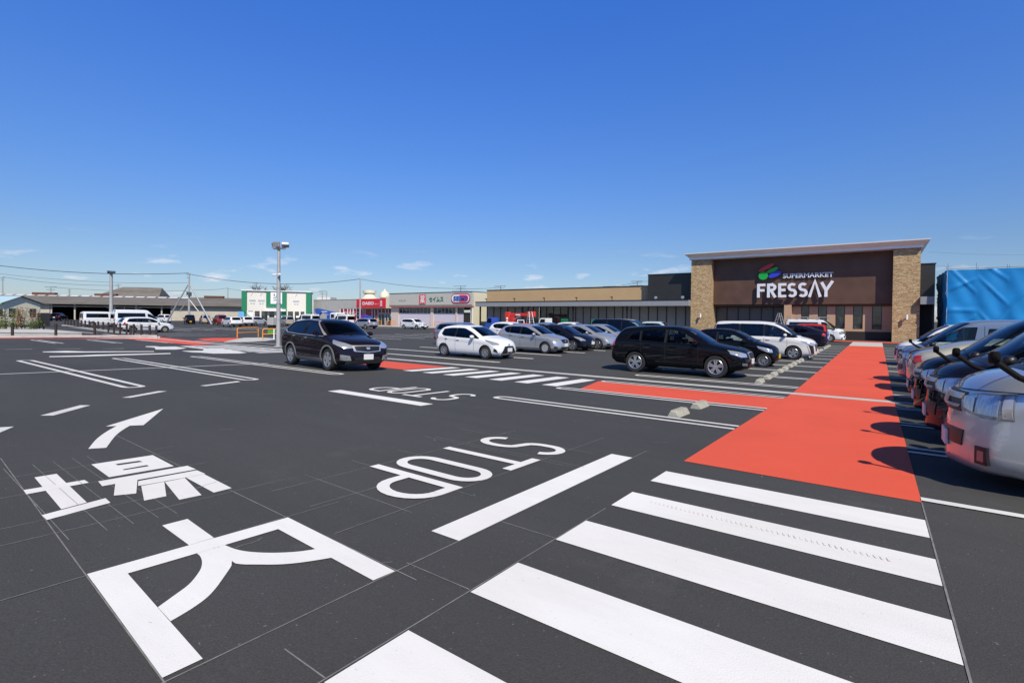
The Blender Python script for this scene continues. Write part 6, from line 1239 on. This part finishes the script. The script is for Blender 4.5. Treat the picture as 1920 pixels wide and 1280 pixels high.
MB().rbox((-.55, -.18, 1.98), (3.5, .18, 2.38), .05).rbox((2.6, -.22, 1.85), (3.9, .22, 2.62), .12).rbox((-.9, -.25, 1.7), (-.1, .25, 2.55), .1).build('boom', M['redtruck'], b); MB().tube((0, -.2, 1.2), (1.6, -.2, 2.0), .07).build('piston', M['aluminium'], b); MB().box((.9, -.19, 2.1), (1.6, -.181, 2.25)).build('stripe', M['swhite'], b)
for s_ in (-.4, .4): wheel(b, (s_, -.5, .28), -1, .28, .16, 'steel', .6)
b = thing('worker_truck', 'small open pickup with a white cab guard beside the red crane', 'truck', (fx(975, 51), 51, 0), R(175)); MB().rbox((-1.5, -.68, .45), (1.6, .68, .85), .05).build('body', P_['white'], b); MB().path([(-.2, -.6, .86), (-.1, -.6, 1.5), (-.1, .6, 1.5), (-.2, .6, .86)], .05).build('guard', M['swhite'], b); MB().rbox((-1.2, -.5, .86), (-.5, .5, 1.15), .04).build('load', M['redtruck'], b)
for ax_ in (-1, 1.1):
    for s_ in (-1, 1): wheel(b, (ax_, s_*.6, .28), s_, .28, .16, 'steel', .6)
b = thing('crane_truck', 'crane truck with a blue folded boom and a white cab behind the dark SUV', 'truck', (fx(612, 52), 52, 0), R(0)); 
MB().rbox((-3.6, -1.0, .7), (2.2, 1.0, 1.1), .06).build('flatbed', M['bluetruck'], b); MB().rbox((2.3, -1.0, .6), (4.2, 1.0, 2.25), .18).build('cab', P_['white'], b); MB().rbox((2.7, -1.02, 1.4), (3.6, -.9, 2.0), .03).rbox((3.9, -.85, 1.35), (4.23, .85, 2.05), .05).build('window', M['glass'], b)
MB().prism([(-3.6, 0, 2.9), (-2.6, 0, 3.0), (2.2, 0, 2.35), (2.6, 0, 1.9), (1.8, 0, 1.75), (-1.6, 0, 2.3), (-2.6, 0, 1.6), (-3.3, 0, 2.3)], (0, .35, 0)).build('boom', M['bluetruck'], b); MB().rbox((.6, -.4, 1.1), (1.6, .5, 1.9), .08).build('crane_base', M['bluetruck'], b); MB().box((-1.4, -.02, 2.35), (.2, -.005, 2.5)).build('stripe', M['swhite'], b)
for ax_ in (-2.4, 3.1):
    for s_ in (-1, 1): wheel(b, (ax_, s_*.85, .40), s_, .40, .22, 'steel', .6)
# baskets and stock before the shops
rnd = random.Random(9); cnt = 0
for px, h, m_, lb in ((681, 1.7, 'purple', 'purple stack of shopping baskets, leftmost of the coloured stacks'), (685, 1.75, 'purple', 'second purple stack of shopping baskets'), (690, 1.6, 'bluetruck', 'blue stack of shopping baskets beside the purple ones'), (694, 1.55, 'bluetruck', 'blue stack of shopping baskets, rightmost by the red posters')):
    b = thing('basket_stack', lb, 'basket stack', (fx(px, 60), 60, .12), 0, 'stacked baskets'); mm = M['bluetruck'] if m_ == 'bluetruck' else mat('purple plastic', (.16, .04, .40), .4); mb = MB()
    for k in range(6): mb.rbox((-.42, -.3, .1+k*h/6), (.42, .3, .1+k*h/6+h/6-.04), .03)
    mb.build('baskets', mm, b); MB().box((-.4, -.3, 0), (.4, .3, .08)).build('trolley', M['aluminium'], b)
for px, m_, lb in ((921, 'bluetruck', 'blue crate stack at the corner of the canopy'), (1117, 'green', 'green crate stack under the canopy'), (1060, 'green', 'green crate stack beside the entrance')):
    b = thing('crate_stack', lb, 'crate stack', (fx(px, 58.5), 58.5, .12), 0, 'crates under the canopy'); mb = MB()
    for k in range(5): mb.rbox((-.5, -.35, .02+k*.32), (.5, .35, .3+k*.32), .02)
    mb.build('crates', M[m_], b)
def person(lab, x, y, rz, shirt, z=0):
    sk = bpy.data.meshes.new('body'); J = [(0, 0, .95), (0, 0, 1.15), (0, 0, 1.38), (0, 0, 1.5), (.02, 0, 1.64), (0, .19, 1.40), (.05, .25, 1.14), (.22, .18, .98), (0, -.19, 1.40), (.12, -.25, 1.16), (.32, -.16, 1.12), (0, .1, .9), (.04, .12, .5), (0, .13, .06), (.14, .14, .03), (0, -.1, .9), (.0, -.12, .5), (-.08, -.13, .06), (.06, -.14, .03)]
    E_ = [(0, 1), (1, 2), (2, 3), (3, 4), (2, 5), (5, 6), (6, 7), (2, 8), (8, 9), (9, 10), (0, 11), (11, 12), (12, 13), (13, 14), (0, 15), (15, 16), (16, 17), (17, 18)]
    rd = [.15, .14, .15, .055, .10, .07, .05, .035, .07, .05, .035, .09, .065, .045, .04, .09, .065, .045, .04]
    sk.from_pydata(J, E_, []); o = bpy.data.objects.new('person', sk); col.objects.link(o); m_ = o.modifiers.new('s', 'SKIN'); o.modifiers.new('u', 'SUBSURF').levels = 1
    for v_, r_ in zip(sk.skin_vertices[0].data, rd): v_.radius = (r_, r_)
    sk.skin_vertices[0].data[0].use_root = True; dg = bpy.context.evaluated_depsgraph_get(); dg.update(); me = bpy.data.meshes.new_from_object(o.evaluated_get(dg)); o.modifiers.clear(); o.data = me; me.materials.clear()
    for m_ in (shirt, mat('work trousers', (.05, .055, .08), .8), mat('skin', (.45, .26, .18), .6)): me.materials.append(m_)
    for p in me.polygons: z_ = p.center.z; p.material_index = 2 if z_ > 1.5 or (p.center.x > .24 and z_ > .9) else (0 if z_ > .93 else 1)
    tag(o, lab, 'person'); o.location = (x, y, z); o.rotation_euler = (0, 0, rz); h = MB().lathe([(.135, 1.66), (.125, 1.72), (.09, 1.79), (.01, 1.81)], 14, c=(.02, 0, 0)); h.lathe([(.16, 1.655), (.135, 1.67)], 14, c=(.03, 0, 0)); h.build('helmet', M['swhite'], o, smooth=50)
person('person in a pale work shirt and white helmet beside the red crane', fx(951, 49), 49, R(200), mat('pale work shirt', (.70, .62, .48), .8))

# ------------------------------------------------------------------ parked vehicles
PR = 'cars parked right of the footway'; PL = 'cars parked left of the footway'; PM = 'cars in the middle bank'; PF = 'cars at the far left'
place('van', 0, 7.32, 180, 'silver van with a black mirror on an arm, nearest on the right', 'silver', PR, nose=.63)
place('van', 0, 9.85, 180, 'near-black van, second from the camera right of the red footway', 'navy', PR, nose=.60)
place('van', 0, 12.45, 180, 'black van with clear square headlights, third from the camera right of the red footway', 'black', PR, nose=.58)
place('tallhatch', 0, 15.1, 180, 'low dark blue car tucked between the black van and the champagne hatchback', 'navy', PR, nose=.60)
o = place('liftback', .66+4.46/2, 17.75, 0, 'champagne coloured car parked with its red tail lights to the footway', 'beige', PR)
place('van', 0, 20.4, 180, 'pale blue grey van with a roof-high side window right of the footway', 'bluegrey', PR, nose=.55)
place('minivan', 0, 28.1, 180, 'white minivan farthest along on the right of the footway', 'white', PR, nose=.62)
place('suv', -5.65, 17.92, 0, 'glossy black SUV with ten spoke wheels in the first stall beyond the drain', 'black', PL, nose=-3.27)
place('smallcar', 0, 22.93, 0, 'small black car with a yellow number plate beside the black SUV', 'black', PL, nose=-3.2, cat='car')
place('minivan', 0, 28.5, 0, 'pearl white minivan with blacked-out windows left of the footway', 'pearl', PL, nose=-2.35)
place('liftback', 0, 38.0, 180, 'dark crossover parked with its tail lights to the footway', 'navy', PL, name='car', nose=-2.55-4.46).scale = (1, 1, 1.08)
place('keibox', fx(1502, 42.9), 42.9, 180, 'red car whose roof shows above the dark crossover', 'red', PL); place('hatch', fx(1556, 45.6)-1.97, 45.6, 180, 'bright blue car whose tail shows above the dark crossover', 'blue', PL)
rv = place('van', 0, 53.35, 0, 'white van with an aluminium roof rack parked before the supermarket', 'white', PL, nose=-2.3)
mb = MB()
for s_ in (-.62, .62): mb.tube((-2.2, s_, 2.16), (1.15, s_, 2.16), .035, n=6)
for x in (-2.1, -1.3, -.5, .3, 1.1): mb.tube((x, -.66, 2.14), (x, .66, 2.14), .03, n=6); mb.box((x-.03, -.68, 1.85), (x+.03, -.62, 2.2)); mb.box((x-.03, .62, 1.85), (x+.03, .68, 2.2))
mb.build('roof_rack', M['aluminium'], rv)
# middle bank
place('hatch', 0, 18.35, 0, 'small white hatchback with a black mesh grille, nearest of the middle bank', 'white', PM, nose=-13.35)
place('tallhatch', 0, 23.25, 0, 'silver hatchback with a sloping nose behind the white hatchback', 'silver', PM, nose=-13.25)
place('liftback', 0, 26.15, 0, 'dark navy car between two silver ones in the middle bank', 'navy', PM, nose=-13.15)
place('liftback', 0, 28.5, 0, 'pale silver liftback right of the navy car', 'silver', PM, nose=-12.75)
place('liftback', 0, 31.1, 0, 'second pale silver liftback, partly behind the first', 'silver', PM, nose=-12.7)
place('minivan', 0, 34.6, 0, 'black minivan standing behind the two silver liftbacks', 'black', PM, nose=-12.6)
place('minivan', 0, 37.6, 0, 'white minivan whose roof rises behind the black minivan', 'white', PM, nose=-13.6)
place('keibox', 0, 43.0, 0, 'pale green box car whose roof shows over the black SUV', 'lightblue', PM, nose=-13.5)
place('wagon', 0, 25.3, 0, 'blue grey estate car half hidden by the white hatchback', 'bluegrey', PM, nose=-19.9)
place('tallhatch', 0, 31.0, 0, 'white car in the second row behind the silver hatchback', 'white', PM, nose=-20.1)
place('liftback', 0, 34.8, 0, 'dark blue car seen over the roof of the silver hatchback', 'bluegrey', PM, nose=-19.2)
place('hatch', 0, 39.6, 0, 'pale car roof behind the navy car', 'pearl', PM, nose=-19.6)
# the SUV driving in the near aisle
place('crossover', -15.05, 10.4, -7, 'dark purple SUV with grey cladding and a chrome grille in the near aisle', 'purple', 'near aisle', name='suv')
# far left
place('wagon', -56.9, 18.9, 90, 'white estate van with black bumpers beyond the fence', 'white', PF)
place('highvan', -78.9, 25.1, 90, 'white high roof van with a long dark side window', 'white', PF); place('van', -82.8, 22.6, 90, 'white van at the left, its tail to the camera\'s left', 'white', PF)
place('suv', *fxy(110, 104)[:2], 150, 'dark SUV with red tail lights before the shed', 'purple', PF, name='car')
place('keibox', *fxy(355, 88)[:2], 165, 'black box car with a yellow plate before the beige wall', 'black', PF); place('keibox', *fxy(384, 92)[:2], 165, 'pale beige box car beside the black box car', 'pinkbeige', PF)
place('keibox', *fxy(412, 84)[:2], 168, 'dark red box car left of the white estate cars', 'maroon', PF).scale = (1.08, 1.08, 1.05)
place('wagon', *fxy(434, 73)[:2], 172, 'white estate car parked tail towards the aisle, nearer of two', 'white', PF); place('wagon', *fxy(457, 80)[:2], 172, 'white estate car just behind the nearer white estate', 'pearl', PF)
place('wagon', *fxy(480, 82)[:2], 120, 'pale grey pickup style car by the green shop', 'pearl', PF); place('keibox', *fxy(537, 84)[:2], 170, 'beige box car right of the lamp post', 'beige', PF)
place('wagon', -53.4, 50.3, 0, 'white estate van standing alone before the drug store', 'white', PF); place('wagon', -58.6, 45.6, 180, 'silver estate car with its tail to the camera right of the dark purple SUV', 'silver', PF)
place('van', fx(577, 46), 46, 180, 'white van showing above the roof of the dark purple SUV', 'white', PF)
place('van', fx(644, 50), 50, 175, 'second white van right of the blue crane', 'white', PF)
place('keibox', *fxy(305, 96)[:2], 190, 'white pickup in the dark bay of the shed', 'white', PF)
